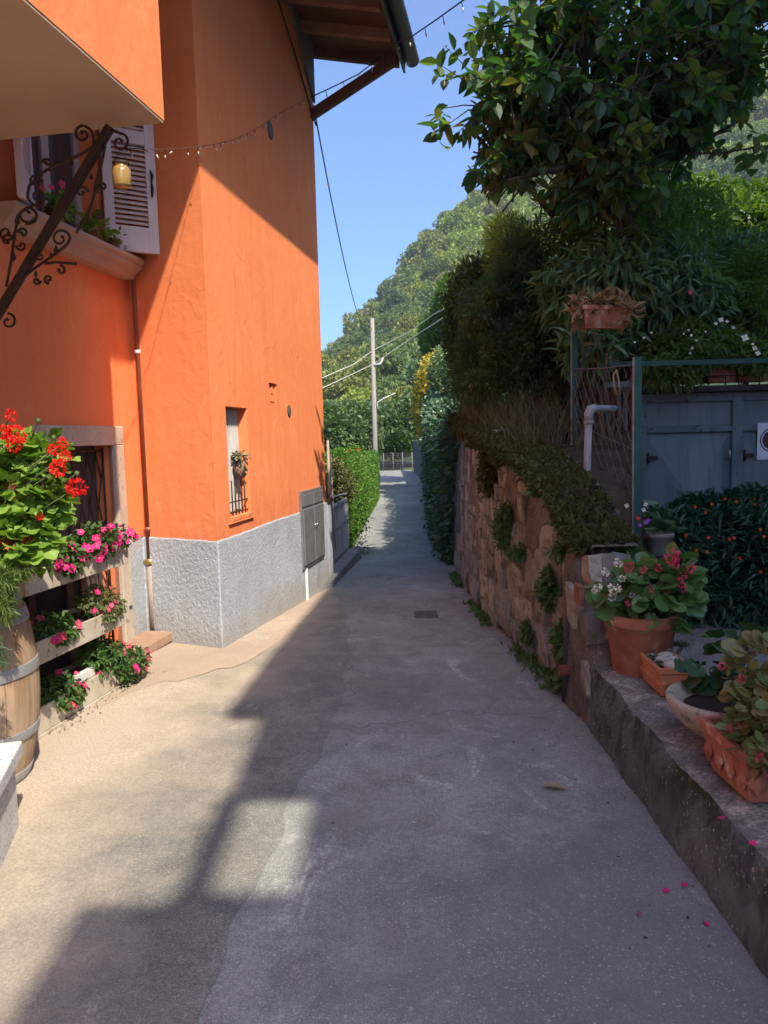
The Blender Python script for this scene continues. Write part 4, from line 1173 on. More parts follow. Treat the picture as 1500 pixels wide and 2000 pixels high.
for i in range(nb_+1):
    s = gs+(ge-gs)*i/nb_
    mb = MB(); w_ = .020 if i in (0, 7, nb_) else .011
    mb.box((s-w_, .172, -.12), (s+w_, .198, .70), 0, KP); mb.build('bar', m_gate, gt_)
for i in (0, 1):
    mb = MB(); a = gs+(ge-gs)*(.02+.5*i); mb.box((a, .199, -.10), (a+(ge-gs)*.46, .204, .62), 0, KP); mb.build('sheet_panel', M('gate_sheet', (.26, .245, .22), (.42, .39, .34), 5, .7, .3, 40, stretch=(1, 1, .3)), gt_)
mb = MB(); mb.box((gs+.55, .15, .63), (gs+.67, .168, .76), 0, KP); mb.build('small_sign', m_white, gt_)
ps = thing('gate_pier', HP(.0, uL+.15, -.2), 'narrow rendered pier with a rusty cap between the orange house and the metal gate', 'pier')
mb = MB(); mb.box((-.30, uL+.03, -.5), (.01, uL+.22, .83), 0, HP); mb.build('pier_body', m_stucco, ps, bevel=.01)
mb = MB(); mb.box((-.31, uL+.02, .83), (.03, uL+.24, .88), 0, HP); mb.tube([HP(.0, uL+.1, .86), HP(.015, uL+.12, 1.0), HP(-.01, uL+.14, 1.08)], [.02, .035, .012], 6); mb.build('pier_cap', m_iron, ps)
st_ = thing('plant_supports', HP(-.1, uL+.5, -.2), 'two tall pale wooden stakes beside the far end of the orange house', 'stakes')
for (a, b, Y, r) in (((640, 860), (645, 985), 9.9, .018), ((645, 880), (652, 990), 10.3, .014)):
    mb = MB(); mb.tube([at(*a, Y), at(*b, Y)+[0, 0, -.6]], r, 6); mb.build('stake', M('bleached_wood', (.32, .25, .17), (.45, .37, .27), 9, .85), st_)
# ------------------------------------------------------------------ far hillside
SKX = [-900, 200, 400, 560, 630, 700, 760, 800, 870, 950, 1040, 1150, 1300, 1500, 1700, 2300, 4000]
SKY = [862, 850, 838, 800, 762, 688, 622, 562, 480, 434, 398, 340, 250, 160, 95, -40, -200]
Y0H, Y1H = 75.0, 240.0
def hillz(X, Y):
    px = 750+1500*X/np.maximum(Y, 1); e = (858-np.interp(px, SKX, SKY))/1500
    t = np.clip((Y-Y0H)/(Y1H-Y0H), 0, 1); s = t**.8
    back = np.clip((Y-Y1H)/120, 0, 1)
    z = -.3+1.9*np.clip((Y-50)/30, 0, 1)+Y*e*s*(1-.8*back)
    return z+2.2*nz(np.stack([X, Y, 0*X], 1), .022, 2)*t
m_under = M('hill_undergrowth', (.012, .022, .008), (.035, .055, .018), .12, .95, .8, .8, coord='World', bdist=.5)
def hfn(U, V):
    Y = 50+320*V; X = (-.75+2.0*U)*Y
    return np.stack([X, Y, hillz(X, Y)], 1)
grid('hillside', hfn, 140, 110, [m_under], kind='structure')
HC = [(.065, .10, .034), (.095, .14, .044), (.13, .175, .052), (.175, .215, .066)]
def hmat(n, k): return leafmat(n, [tuple(a*b for a, b in zip(c, k)) for c in HC], .6, .22, .2, .05)
m_hA = hmat('hill_leaves_green', (1.2, 1.15, 1.2)); m_hB = hmat('hill_leaves_olive', (1.75, 1.4, 1.2)); m_hC = hmat('hill_leaves_deep', (.8, .95, 1.3)); m_hD = hmat('hill_leaves_light', (2.0, 1.8, 1.1))
m_bark = M('bark', (.05, .036, .026), (.11, .085, .065), 14, .9, .6, 40, stretch=(3, 3, .6))
def crown(seed, n, leaf=.5, lob=9, tall=1.0):
    g = np.random.default_rng(seed)
    E = [(0, 0, 3.6*tall, 2.0, 2.0, 2.4*tall)]
    for _ in range(lob):
        a = g.uniform(0, 6.28); r = g.uniform(.9, 2.1); z = g.uniform(2.0, 5.6)*tall
        s = g.uniform(.7, 1.35); E.append((r*math.cos(a), r*math.sin(a), z, s, s, s*.8))
    P, D, g = shell(E, n, .72, seed)
    D = D+g.normal(size=D.shape)*.55+[0, 0, .15]
    return cloud_arrays(L_CLUMP, P, D, g.uniform(.55, 1.25, n)*leaf, g.uniform(0, 6.28, n))
crowns = []
for k in range(8):
    V, F = crown(60+k, 3600, .36, 8+k % 4, (1, 1.15, .85, 1.3)[k % 4])
    for mt in (m_hA, m_hB, m_hC, m_hD):
        crowns.append(np_mesh('crown', V, F, None, False, [mt]))
tk = MB(); tk.tube([(0, 0, -1), (.05, 0, 1.5), (0, .1, 3.6)], [.22, .17, .08], 6)
tkme = tk.build('trunk', m_bark); tk_mesh = tkme.data; bpy.data.objects.remove(tkme)
g = np.random.default_rng(8)
cand = []
Yh = 66.0
while Yh < 250:
    st = 3.6+Yh*.009
    for a in np.arange(-.16, .60, st/Yh):
        Y = Yh+g.uniform(-.5, .5)*st; X = (a+g.uniform(-.5, .5)*st/Yh)*Y
        z = float(hillz(np.array([X]), np.array([Y]))[0])
        q = np.array([X, Y, z+3]) - _C
        px, py = 750+FPX*(q @ _R)/(q @ _F), 1000-FPX*(q @ _U)/(q @ _F)
        if px < 600 or px > 1560 or py > 900: continue
        if px > 930 and py > 560: continue
        if px > 1080 and 40 < py < 330 and px < 1380: continue
        if (870 > py > 600) and px > 905: continue
        cand.append((Y, X, z, px, py))
    Yh += st*.86
cand.sort()
HL = ['mid green', 'olive', 'deep green', 'pale green']
used_l = {}
def hill_label(c, sc, px, py, z_, X, Y):
    col = np.interp(px, SKX, SKY)
    f = (860-py)/max(30, 860-col)
    row = 'at the foot of the hill' if f < .22 else 'low on the slope' if f < .42 else 'halfway up the slope' if f < .66 else 'high on the slope' if f < .86 else 'on the skyline'
    cols = [(665, 'by the orange house edge'), (705, 'just left of the utility pole'), (755, 'behind the utility pole'), (800, 'just right of the utility pole'), (850, 'above the yellow shrub'), (905, 'above the ivy wall'), (960, 'above the dark evergreen'), (1050, 'below the broadleaf tree'), (1390, 'behind the broadleaf tree'), (9999, 'by the right edge')]
    w_ = next(b for a, b in cols if px < a)
    sz = 'small' if sc < .78 else 'medium-sized' if sc < .95 else 'broad' if sc < 1.12 else 'very large'
    return '%s %s tree %s, %s' % (sz, HL[c], row, w_)
restV, restF, restM = [], [], []; off = 0
lowc = [crown(90+k, 700, .62, 7) for k in range(4)]
for i, (Y, X, z, px, py) in enumerate(cand):
    w = nz(np.array([[X, Y, 0]]), .03, 5)[0]+g.normal()*.45
    c = 0 if w < .0 else (1 if w < .5 else 3)
    if w < -.62: c = 2
    sc = g.uniform(.62, 1.2)*(.95+.4*(Y-66)/180)
    if px > 880 and py > 430 and py < 600: c = 3
    if i < 300:
        t_ = thing('hillside_tree', (X, Y, z-.6), hill_label(c, sc, px, py, z, X, Y), 'tree', 'trees on the wooded hillside', rz=g.uniform(0, 6.28))
        t_.scale = (sc, sc, sc*g.uniform(.85, 1.2))
        o = bpy.data.objects.new('crown', crowns[int(g.integers(8))*4+c]); COL.objects.link(o); o.parent = t_
        o = bpy.data.objects.new('trunk', tk_mesh); COL.objects.link(o); o.parent = t_
    else:
        V, F = lowc[int(g.integers(4))]; a = g.uniform(0, 6.28)
        R_ = np.array([[math.cos(a), -math.sin(a), 0], [math.sin(a), math.cos(a), 0], [0, 0, 1]])*sc
        restV.append(V @ R_.T+[X, Y, z-.6]); restF.append(F+off); restM.append(np.full(len(F), c)); off += len(V)
if restV:
    o = link('distant_wood', np_mesh('distant_wood', np.concatenate(restV), np.concatenate(restF), np.concatenate(restM), False, [m_hA, m_hB, m_hC, m_hD])); o['kind'] = 'stuff'
print('hill trees', len(cand))

# ------------------------------------------------------------------ plants
def EL(px, py, Y, rx, ry, rd=None):
    c = at(px, py, Y); k = Y/FPX
    return (c[0], c[1], c[2], rx*k, rd if rd else rx*k*.8, ry*k)
def foliage(parent, ells, n, leaf, size, mat, seed=1, lo=.35, droop=0, rand=.8, up=.0, name='foliage', kind=None, loc=None, jit=.3):
    P, D, g = shell(ells, n, lo, seed)
    D = D*.7+g.normal(size=D.shape)*rand+[0, 0, up-droop]
    s = size*g.uniform(1-jit, 1+jit, n)
    return cloud(name, leaf, P, D, s, mat, parent, g.uniform(-.9, .9, n), kind=kind, loc=loc)
def limbs(parent, base, ells, n, r0, mat, seed=1, name='trunk', k=3):
    """tapered trunk with limbs reaching into the crown; trunk and limbs as one branching mesh"""
    g = np.random.default_rng(seed); mb = MB(); base = np.array(base, float)
    cen = np.array([e[:3] for e in ells]).mean(0)
    top = base+(cen-base)*.75
    tr_ = [base, base+(top-base)*.35+g.normal(size=3)*.04, base+(top-base)*.7+g.normal(size=3)*.05, top]
    mb.tube(tr_, [r0, r0*.8, r0*.6, r0*.3], 8)
    for i in range(n):
        e = ells[int(g.integers(len(ells)))]; d = g.normal(size=3); d /= np.linalg.norm(d)
        end = np.array(e[:3])+d*np.array(e[3:])*g.uniform(.4, .85)
        st = tr_[1]+(tr_[3]-tr_[1])*g.uniform(0, 1)
        m = (st+end)/2+g.normal(size=3)*.06*np.linalg.norm(end-st)
        mb.tube([st, m, end], [r0*.35, r0*.22, r0*.06], 5)
    return mb.build(name, mat, parent)
lm_dark = leafmat('dark_needles', [(.035, .078, .044), (.06, .12, .062), (.09, .165, .08), (.14, .19, .075)], .55, .32)
lm_nand = leafmat('nandina_leaves', [(.05, .105, .045), (.085, .155, .06), (.12, .2, .07)], .4, .28, .5)
lm_bright = leafmat('sunny_leaves', [(.05, .09, .018), (.09, .15, .03), (.15, .2, .05)], .45, .35)
lm_yel = leafmat('yellow_green_leaves', [(.16, .2, .03), (.25, .27, .05), (.34, .30, .06)], .5, .35)
lm_fern = leafmat('feathery_leaves', [(.05, .10, .022), (.085, .15, .035), (.13, .20, .05)], .5, .3)
lm_pers = leafmat('persimmon_leaves', [(.022, .06, .032), (.036, .088, .042), (.055, .115, .045), (.09, .14, .045), (.15, .125, .05)], .45, .36, .4, .6, tcol=(1.8, 2.3, .5))
lm_hedge = leafmat('hedge_leaves', [(.055, .12, .012), (.085, .18, .018), (.12, .24, .03)], .5, .35)
lm_ivy = leafmat('ivy_leaves', [(.03, .075, .035), (.05, .11, .05), (.085, .16, .08), (.2, .25, .15)], .35, .15, .5)
lm_moss = leafmat('moss', [(.055, .045, .022), (.065, .075, .026), (.10, .115, .036)], .9, .1, .1)
lm_dry = leafmat('dry_stalks', [(.06, .055, .03), (.12, .105, .055), (.2, .17, .1)], .9, .1, .1)
lm_wallp = leafmat('wall_plant_leaves', [(.05, .10, .03), (.09, .16, .05), (.13, .2, .08)], .5, .3)
lm_vine = leafmat('vine_leaves', [(.05, .085, .022), (.08, .13, .04), (.13, .18, .06)], .5, .3)
lm_ger = leafmat('geranium_leaves', [(.10, .18, .022), (.16, .27, .04), (.25, .35, .07)], .5, .32, .35, 6)
lm_pet = leafmat('petunia_leaves', [(.03, .07, .016), (.055, .115, .025), (.10, .17, .045)], .5, .3)
lm_bego = leafmat('begonia_leaves', [(.06, .14, .04), (.10, .2, .06), (.15, .26, .08)], .35, .25, .5)
lm_bego2 = leafmat('reddish_begonia_leaves', [(.10, .15, .045), (.17, .22, .07), (.22, .15, .08), (.2, .27, .10)], .35, .25, .5)
lm_red = leafmat('redflower_shrub_leaves', [(.012, .042, .024), (.022, .07, .035), (.035, .095, .045)], .4, .15, .4)
def flat(n, c, tr=.25, rough=.5): 
    t = NT(n); oi = t.n('ShaderNodeObjectInfo')
    col = t.mix(oi.outputs['Random'], c, tuple(min(1, a*1.5+.01) for a in c))
    return t.bsdf(col, rough, 0, .3, None, tr, (1.3, 1.1, 1.1))
fm_red = flat('scarlet_petals', (.62, .008, .006)); fm_pink = flat('magenta_petals', (.55, .015, .16)); fm_rose = flat('rose_petals', (.62, .06, .14)); fm_white = flat('white_petals', (.66, .66, .56))
fm_yel = flat('yellow_centre', (.6, .42, .05)); fm_or = flat('orange_red_petals', (.55, .05, .015)); fm_pur = flat('purple_petals', (.35, .06, .42))

# persimmon-like tree over the garden
pt = thing('broadleaf_tree', (2.15, 8.2, 1.6), 'large-leaved dark tree hanging over the garden at the upper right', 'tree')
PE = [EL(1200, 170, 7.5, 270, 200, 1.2), EL(1010, 210, 7.3, 110, 130, .9), EL(1060, 80, 7.5, 130, 90, .9), EL(1160, 330, 7.4, 130, 90, .8), EL(1190, 385, 7.3, 110, 45, .6), EL(1410, 90, 7.7, 140, 160, 1.0), EL(1000, 330, 7.1, 55, 50, .4), EL(1320, 250, 7.7, 90, 80, .7), EL(1300, -40, 7.8, 300, 70, 1.0)]
C_, D_, g = shell(PE, 860, .2, 21)
extra = [(858, 130, 7.0), (880, 95, 7.0), (850, 225, 6.9), (866, 245, 6.9), (905, 250, 7.1), (925, 345, 7.1), (960, 365, 7.1), (1440, 290, 7.3), (1470, 300, 7.3), (1400, 290, 7.3), (1360, 285, 7.4), (1495, 290, 7.3), (1100, 420, 7.3), (1060, 400, 7.3)]
C_ = np.vstack([C_, [at(*e) for e in extra]]); D_ = np.vstack([D_, g.normal(size=(len(extra), 3))*.5+[-.5, 0, 0]])
P_, DD_, S_ = [], [], []
tw = MB(); hub = np.array([2.2, 7.9, 4.2])
for i in range(len(C_)):
    d = D_[i]+g.normal(size=3)*.5+[0, 0, -.15]; d /= np.linalg.norm(d)
    L = .30
    if i < 860: tw.tube([C_[i]-d*L*1.5+[0, 0, -.05], C_[i]-d*L*.5, C_[i]+d*.1], [.009, .006, .003], 4, cap=False)
    elif C_[i][0] < 1.3: tw.tube([C_[i]+d*.05, C_[i]*.5+at(960, 200, 7.3)*.5+[0, 0, .03], at(1000, 210, 7.4)], [.003, .006, .009], 4, cap=False)
    for j in range(9):
        t = -1+1.15*j/8
        a = j*2.4+g.uniform(-.4, .4)
        x = np.cross(d, [0, 0, 1.]); x /= np.linalg.norm(x)+1e-6; y = np.cross(x, d)
        rd = x*math.cos(a)+y*math.sin(a)
        P_.append(C_[i]+d*L*t*.9); DD_.append(rd+d*.7+np.array([0, 0, -.35])); S_.append(g.uniform(.07, .13)+.09*g.random()**1.5)
for e in PE:
    c = np.array(e[:3]); 
    for _ in range(5):
        q = c+g.normal(size=3)*np.array(e[3:])*.45; m = (hub+q)/2+g.normal(size=3)*.15
        tw.tube([hub, m, q], [.06, .035, .01], 5, cap=False)
tw.tube([at(1330, 300, 7.4), at(1400, 300, 7.3), at(1500, 285, 7.3)], .01, 5)
two = tw.build('branches', m_bark, pt); two['kind'] = 'stuff'
mb = MB(); mb.tube([(2.55, 9.6, 1.5), (2.5, 9.55, 2.6), (2.48, 7.8, 3.6), tuple(hub)], [.15, .12, .10, .07], 10); mb.build('trunk', m_bark, pt)
leaf_parts('leaf', 'pers', L_OVATE, P_, DD_, S_, lm_pers, pt, g.uniform(-.7, .7, len(P_)))

# shrubs of the raised garden
def shrub(name, label, ells, n, leaf, size, mat, seed, cat='shrub', stem=True, base=None, group=None, **k):
    e0 = ells[0]; b = base if base is not None else (e0[0], e0[1], WT(min(17, e0[1]))-.05)
    t_ = thing(name, b, label, cat, group)
    foliage(t_, ells, n, leaf, size, mat, seed, **k)
    if stem: limbs(t_, b, ells, 9, .03, m_bark, seed, 'stems')
    return t_
g = np.random.default_rng(29); plumes = []
for _ in range(64):
    px = g.uniform(905, 1130); top = np.interp(px, [900, 940, 985, 1010, 1060, 1130], [570, 520, 455, 450, 470, 520])
    py = g.uniform(top+25, 800); Yp = 8.3+.5*g.random()+(.9 if px < 950 else 0)
    rx = g.uniform(16, 42); plumes.append(EL(px, py, Yp, rx, rx*g.uniform(1.1, 2.0), .28))
shrub('evergreen_shrub', 'dense dark fine-leaved evergreen shrub on top of the stone wall', plumes, 30000, L_THIN, .11, lm_dark, 31, lo=.1, rand=.9, up=.15, jit=.5)
g = np.random.default_rng(28)
shrub('evergreen_shrub', 'mid-green small-leaved shrub mixed through the dark evergreen above the wall', [EL(g.uniform(900, 1100), g.uniform(540, 760), g.uniform(7.9, 8.3), g.uniform(18, 40), g.uniform(20, 45), .2) for _ in range(22)], 6000, L_OVAL4, .05, leafmat('mid_green_small', [(.03, .06, .02), (.06, .10, .03), (.10, .14, .045)], .5, .3), 30, lo=.1)
shrub('evergreen_shrub', 'small pale-tipped shrub at the left edge of the dark evergreen above the lane', [EL(905, 640, 10.2, 38, 120, .5), EL(930, 560, 10.0, 40, 60, .4)], 7000, L_TRI, .07, leafmat('grey_green_leaves', [(.03, .05, .02), (.06, .09, .03), (.14, .16, .07)], .5, .3), 32, lo=.3)
shrub('leafy_shrub', 'bright conifer-like shrub with pointed shoots behind the dark evergreen', [EL(990, 470, 9.4, 42, 45, .4), EL(1010, 520, 9.4, 60, 60, .4)], 4000, L_THIN, .10, lm_yel, 33, up=.6, rand=.4)
shrub('nandina_bush', 'nandina bush with narrow drooping dark leaves behind the dried window box', [EL(1180, 560, 7.5, 130, 90, .6), EL(1300, 590, 7.7, 120, 90, .6), EL(1250, 520, 7.9, 140, 70, .6)], 3000, L_LANCE, .15, lm_nand, 34, droop=.5, rand=.7, lo=.4)
shrub('nandina_bush', 'small nandina with long leaves behind the wire mesh', [EL(1150, 680, 7.0, 60, 55, .3), EL(1190, 640, 7.2, 60, 50, .3)], 480, L_LANCE, .16, lm_nand, 35, droop=.4)
shrub('feathery_shrub', 'feathery yellow-green shrub above the nandina', [EL(1200, 440, 8.6, 130, 50, .7), EL(1100, 470, 8.4, 70, 60, .5), EL(1310, 430, 8.9, 110, 60, .7), EL(1250, 490, 8.5, 150, 40, .6)], 10000, L_LANCE, .075, lm_fern, 36, rand=.9)
shrub('leafy_shrub', 'sunlit broad-leaved bush at the right edge above the garage', [EL(1450, 450, 11.5, 100, 50, .9), EL(1350, 400, 12, 80, 40, .8), EL(1500, 400, 13, 90, 40, .8)], 4200, L_OVAL4, .16, lm_bright, 37)
shrub('feathery_shrub', 'light green maple-like shrub at the right edge over the planters', [EL(1450, 630, 7.9, 95, 80, .5), EL(1490, 540, 8.2, 80, 60, .5)], 7000, L_LANCE, .07, lm_bright, 38, base=(3.7, 7.9, 2.0))
shrub('dark_bush', 'dark bush filling the space behind the roof planters', [EL(1330, 650, 8.6, 190, 90, .6), EL(1160, 760, 8.6, 130, 130, .5), EL(1430, 540, 9.2, 130, 80, .6)], 15000, L_TRI, .10, lm_dark, 39, lo=.2)
# tangle of dry stalks and twigs under the evergreen
g = np.random.default_rng(51)
n = 900
py = g.uniform(.3, 1, n); X_ = g.uniform(.95, 1.9, n); Yy = g.uniform(5.9, 10.5, n)
keep = X_ > np.array([wx(a) for a in Yy])+.05
X_, Yy = X_[keep], Yy[keep]
Pz = np.array([WT(a) for a in Yy])-.05; n = len(X_)
t_ = thing('dry_reeds', (1.4, 8, 1.6), 'tangle of dry brown reed stalks under the dark evergreen', 'reeds')
Dr = g.normal(size=(n, 3))*[.22, .22, .1]+[0, 0, 1.]
cloud('stalks', L_BLADE, np.stack([X_, Yy, Pz], 1), Dr, g.uniform(.25, .5, n), lm_dry, t_, g.uniform(0, 6, n), kind='stuff', W_=.3)
# moss and matted roots hanging over the wall top
n = 30000
Ym = 4.4+7.6*g.random(n)**1.5**1.0; dpt = g.random(n)**1.3; h = np.clip((Ym-4.5)/2.2, .15, 1)
Zt = np.array([WT(a) for a in Ym]); xx = np.array([wx(a) for a in Ym])
over = g.random(n)
lob = .5+.5*nz(np.stack([Ym*3, 0*Ym, 0*Ym], 1), 1, 3)
onf = over < .45
Pm = np.stack([np.where(onf, xx+.06+.05*g.normal(size=n)*.4-.03, xx+.02+(over-.45)*.62), Ym, np.where(onf, Zt+.02-dpt*(.04+.26*lob*h), Zt-.03+.04*g.random(n))], 1)
Dm = np.stack([np.where(onf, -.5, 0.0)+g.normal(size=n)*.5, g.normal(size=n)*.5, np.where(onf, -.5, .6)+g.normal(size=n)*.5], 1)
cloud('moss_bank', L_TRI, Pm, Dm, g.uniform(.02, .055, n), lm_moss, None, g.uniform(0, 6, n), kind='stuff', loc=(1.1, 8, 1.6))
# little plants rooted in the wall joints
wpl = [(1235, 1086, 4.45, 30, 12, 160, 'leafy tuft on top of the wall end behind the round pot'), (1028, 1150, 4.95, 24, 42, 500, 'round-leaved plant halfway up the stone wall, between two tall stones'), (1040, 1260, 4.62, 34, 50, 700, 'largest leafy clump low on the stone wall, right of the others'), (1045, 1320, 4.6, 26, 26, 260, 'bluish leafy clump at the very foot of the stone wall'), (945, 1030, 6.2, 18, 48, 500, 'trailing green plant high on the stone wall near the ivy'), (1068, 1078, 4.7, 18, 18, 160, 'small sprouting plant near the top of the stone wall'), (975, 1080, 5.7, 18, 12, 160, 'thin green tuft on the middle of the stone wall'), (1020, 955, 5.2, 14, 12, 120, 'tiny green tuft under the mossy top of the wall'), (930, 930, 7.0, 26, 40, 500, 'mossy trailing plant below the wall top by the evergreen'), (990, 1235, 5.4, 26, 18, 260, 'low weeds at the foot of the stone wall')]
for i, (px, py, Y, rx, ry, n, lb) in enumerate(wpl):
    c = at(px, py, Y); 
    t_ = thing('wall_plant', c, lb, 'plant', 'plants growing on the stone wall')
    if i: c[0] = wx(Y)+.03
    foliage(t_, [(c[0], c[1], c[2], .09, rx*Y/FPX*1.6, ry*Y/FPX)], int(n*1.3), L_OVAL4, .045, lm_wallp if i not in (8,) else lm_moss, 70+i, lo=.2, droop=.3)
# weeds along the wall foot
n = 2600; Yw = g.uniform(4.6, 13, n); Yw = Yw[nz(np.stack([Yw*2.2, 0*Yw, 0*Yw], 1), 1, 4) > .1]; n = len(Yw)
Pw = np.stack([np.array([wx(a) for a in Yw])-.03+g.normal(size=n)*.035, Yw, np.array([gz(a) for a in Yw])+g.random(n)*.03], 1)
cloud('wall_foot_weeds', L_TRI, Pw, g.normal(size=(n, 3))*.6+[-.2, 0, .8], g.uniform(.02, .06, n), lm_wallp, None, g.uniform(0, 6, n), kind='stuff', loc=(1, 8, 0))
# ivy-covered stretch of the wall beyond the bare stones
def slabcloud(name, label, cat, xf, y0, y1, zt, n, leaf, size, mat, seed, thick=.5, face=.6, zb=None, kind=None, depthf=None):
    g = np.random.default_rng(seed)
    y = g.uniform(y0, y1, n); zb_ = np.array([(gz(a) if zb is None else zb) for a in y]); zt_ = np.array([zt(a) for a in y])
    xf_ = np.array([xf(a) for a in y]); sel = g.random(n)
    lump = .16*nz(np.stack([y*1.4, 0*y, zb_*0], 1), 1, seed % 5)
    v = g.random(n)
    f = sel < face; e = (sel >= face) & (sel < face+.16)
    x = np.where(f, xf_+.10*nz(np.stack([0*y, y*2, v*3], 1), 1, 2)+.06*g.normal(size=n), xf_+thick*g.random(n)*np.sign(1))
    z = np.where(f | e, zb_+(zt_+lump-zb_)*v, zt_+lump+.05*g.normal(size=n))
    y = np.where(e, y0+.06*g.normal(size=n), y)
    D = np.stack([np.where(f, -1.0, 0), np.where(e, -1.0, 0), np.where(f | e, -.2, .8)], 1)+g.normal(size=(n, 3))*.6
    t_ = thing(name, ((xf(y0)), y0, gz(y0)), label, cat)
    cloud('foliage', leaf, np.stack([x, y, z], 1), D, size*g.uniform(.6, 1.4, n), mat, t_, g.uniform(-1, 1, n))
    # woody core behind the leaves
    def core(U, V):
        yy = y0+.1+(y1-y0-.1)*U; zz = np.array([zt(a) for a in yy])-.12; b_ = np.array([gz(a) if zb is None else zb for a in yy])-.1
        x_ = np.array([xf(a) for a in yy])+.10
        P = np.stack([np.where(V < .5, x_, x_+(V-.5)*2*(thick-.1)), yy, np.where(V < .5, b_+(zz-b_)*V*2, zz)], 1)
        return P
    grid('woody_core', core, 30, 10, [m_dirt], t_)
    return t_
slabcloud('ivy_wall', 'ivy-covered stretch of wall between the bare stones and the yellow shrub', 'ivy', lambda y: float(np.interp(y, [11, 14, 20, 28], [.95, .98, 1.28, 1.62])), 11.0, 28, lambda y: float(np.interp(y, [11, 13, 18, 22, 28], [1.9, 1.95, 2.1, 2.6, 3.3])), 26000, L_TRI, .10, lm_ivy, 81, 1.2)
shrub('yellow_shrub', 'yellow and orange leaved shrub beyond the ivy on the right side of the lane', [EL(832, 790, 27, 24, 70, 1.2), EL(850, 740, 27, 30, 50, 1.2), EL(838, 850, 26, 20, 30, .8)], 7000, L_TRI, .15, leafmat('yellow_orange_leaves', [(.10, .15, .03), (.34, .30, .05), (.50, .38, .05), (.48, .20, .05)], .5, .35), 82, base=(1.9, 27, -.2))
shrub('leafy_shrub', 'pale green variegated climber on top of the ivy wall', [EL(868, 735, 24, 30, 60, .8), EL(888, 715, 22, 26, 50, .6)], 6500, L_TRI, .11, leafmat('variegated_leaves', [(.07, .12, .04), (.16, .22, .09), (.30, .34, .2)], .5, .3), 83, base=(2.2, 23, 1.9))
shrub('leafy_shrub', 'light green bushes leaning over the ivy wall below the hillside', [EL(860, 660, 32, 40, 60, 2), EL(890, 600, 30, 40, 60, 2)], 7000, L_TRI, .22, lm_bright, 84, base=(2.5, 32, 0))
# grey board fence far along the right side
bf = thing('board_fence', (1.5, 30, -.3), 'grey board fence on the right side at the far end of the lane', 'fence')
for i in range(16):
    y = 29+.9*i; x = float(np.interp(y, [29, 43], [1.66, 1.74])); mb = MB(); mb.box((x, y, -.35), (x+.05, y+.82, 1.4+.02*(i % 3))); mb.build('board', M('grey_boards', (.11, .115, .125), (.17, .175, .185), 4, .8) if i == 0 else bpy.data.materials['grey_boards'], bf)
# hedge on the left, and the plants behind the gate
def hedge(name, label, x0, x1, y0, y1, zt, n, mat, seed, size=.055, rot=0):
    g = np.random.default_rng(seed)
    t_ = thing(name, (x1(y0), y0, gz(y0)), label, 'hedge')
    y = g.uniform(y0, y1, n); s = g.random(n); v = g.random(n)
    lump = .05*nz(np.stack([y*2, v*3, s*0], 1), 1, 3)
    xr = np.array([x1(a) for a in y]); zb = np.array([gz(a) for a in y]); zt_ = np.array([zt(a) for a in y])
    f = s < .5; tp = (s >= .5) & (s < .8); fr = s >= .8
    x = np.where(f, xr+lump, x0+(xr-x0)*v); z = np.where(tp, zt_+lump, zb+(zt_-zb)*g.random(n)); yv = np.where(fr, y0+lump, y)
    D = np.stack([f*1.0, -1.0*fr, .3+tp*.8], 1)+g.normal(size=(n, 3))*.5
    cloud('foliage', L_TRI, np.stack([x, yv, z], 1)+g.normal(size=(n, 3))*.035, D, size*g.uniform(.6, 1.4, n), mat, t_, g.uniform(-1, 1, n))
    mb = MB(); e = .07
    mb.add([(x0+e, y0+e, gz(y0)-.1), (x1(y0)-e, y0+e, gz(y0)-.1), (x1(y0)-e, y0+e, zt(y0)-e), (x0+e, y0+e, zt(y0)-e), (x0+e, y1, gz(y1)-.1), (x1(y1)-e, y1, gz(y1)-.1), (x1(y1)-e, y1, zt(y1)-e), (x0+e, y1, zt(y1)-e)],
           [(0, 1, 2, 3), (1, 5, 6, 2), (3, 2, 6, 7), (0, 3, 7, 4), (5, 4, 7, 6)]); mb.build('twiggy_core', m_dirt, t_)
hedge('clipped_hedge', 'bright green clipped hedge along the left side of the lane behind the metal gate', -3.5, lambda y: float(np.interp(y, [12.6, 24, 34], [-.66, -.22, -.30])), 12.6, 34, lambda y: float(np.interp(y, [12.6, 16, 34], [1.02, 1.25, .95])), 60000, lm_hedge, 91, .05)
shrub('leafy_shrub', 'half-dry bush between the metal gate and the clipped hedge', [EL(668, 950, 12.2, 28, 38, .3), EL(655, 925, 12.2, 20, 30, .3)], 3000, L_TRI, .05, leafmat('half_dry_leaves', [(.05, .09, .02), (.14, .14, .05), (.25, .19, .09)], .6, .25), 92, base=(-.9, 12.2, -.3))
rb = shrub('leafy_shrub', 'low bush with a few red blooms rising above the left hedge', [EL(660, 895, 16, 26, 18, .5), EL(690, 885, 17, 18, 12, .4)], 1500, L_TRI, .08, lm_hedge, 93, base=(-1.3, 16, -.3))
hf = head_flower('bloom', fm_red, 10)
for (px, py) in ((655, 905), (662, 914), (680, 880), (700, 878), (668, 898)):
    put('bloom', hf, at(px, py, 15.3), (0, -1, .3), .045, rb)
vl = ['pale green vine row left of the utility pole', 'tall leafy bush beside the utility pole', 'leafy bush right of the utility pole at the lane end', 'dark leafy bush over the mesh fence at the lane end']
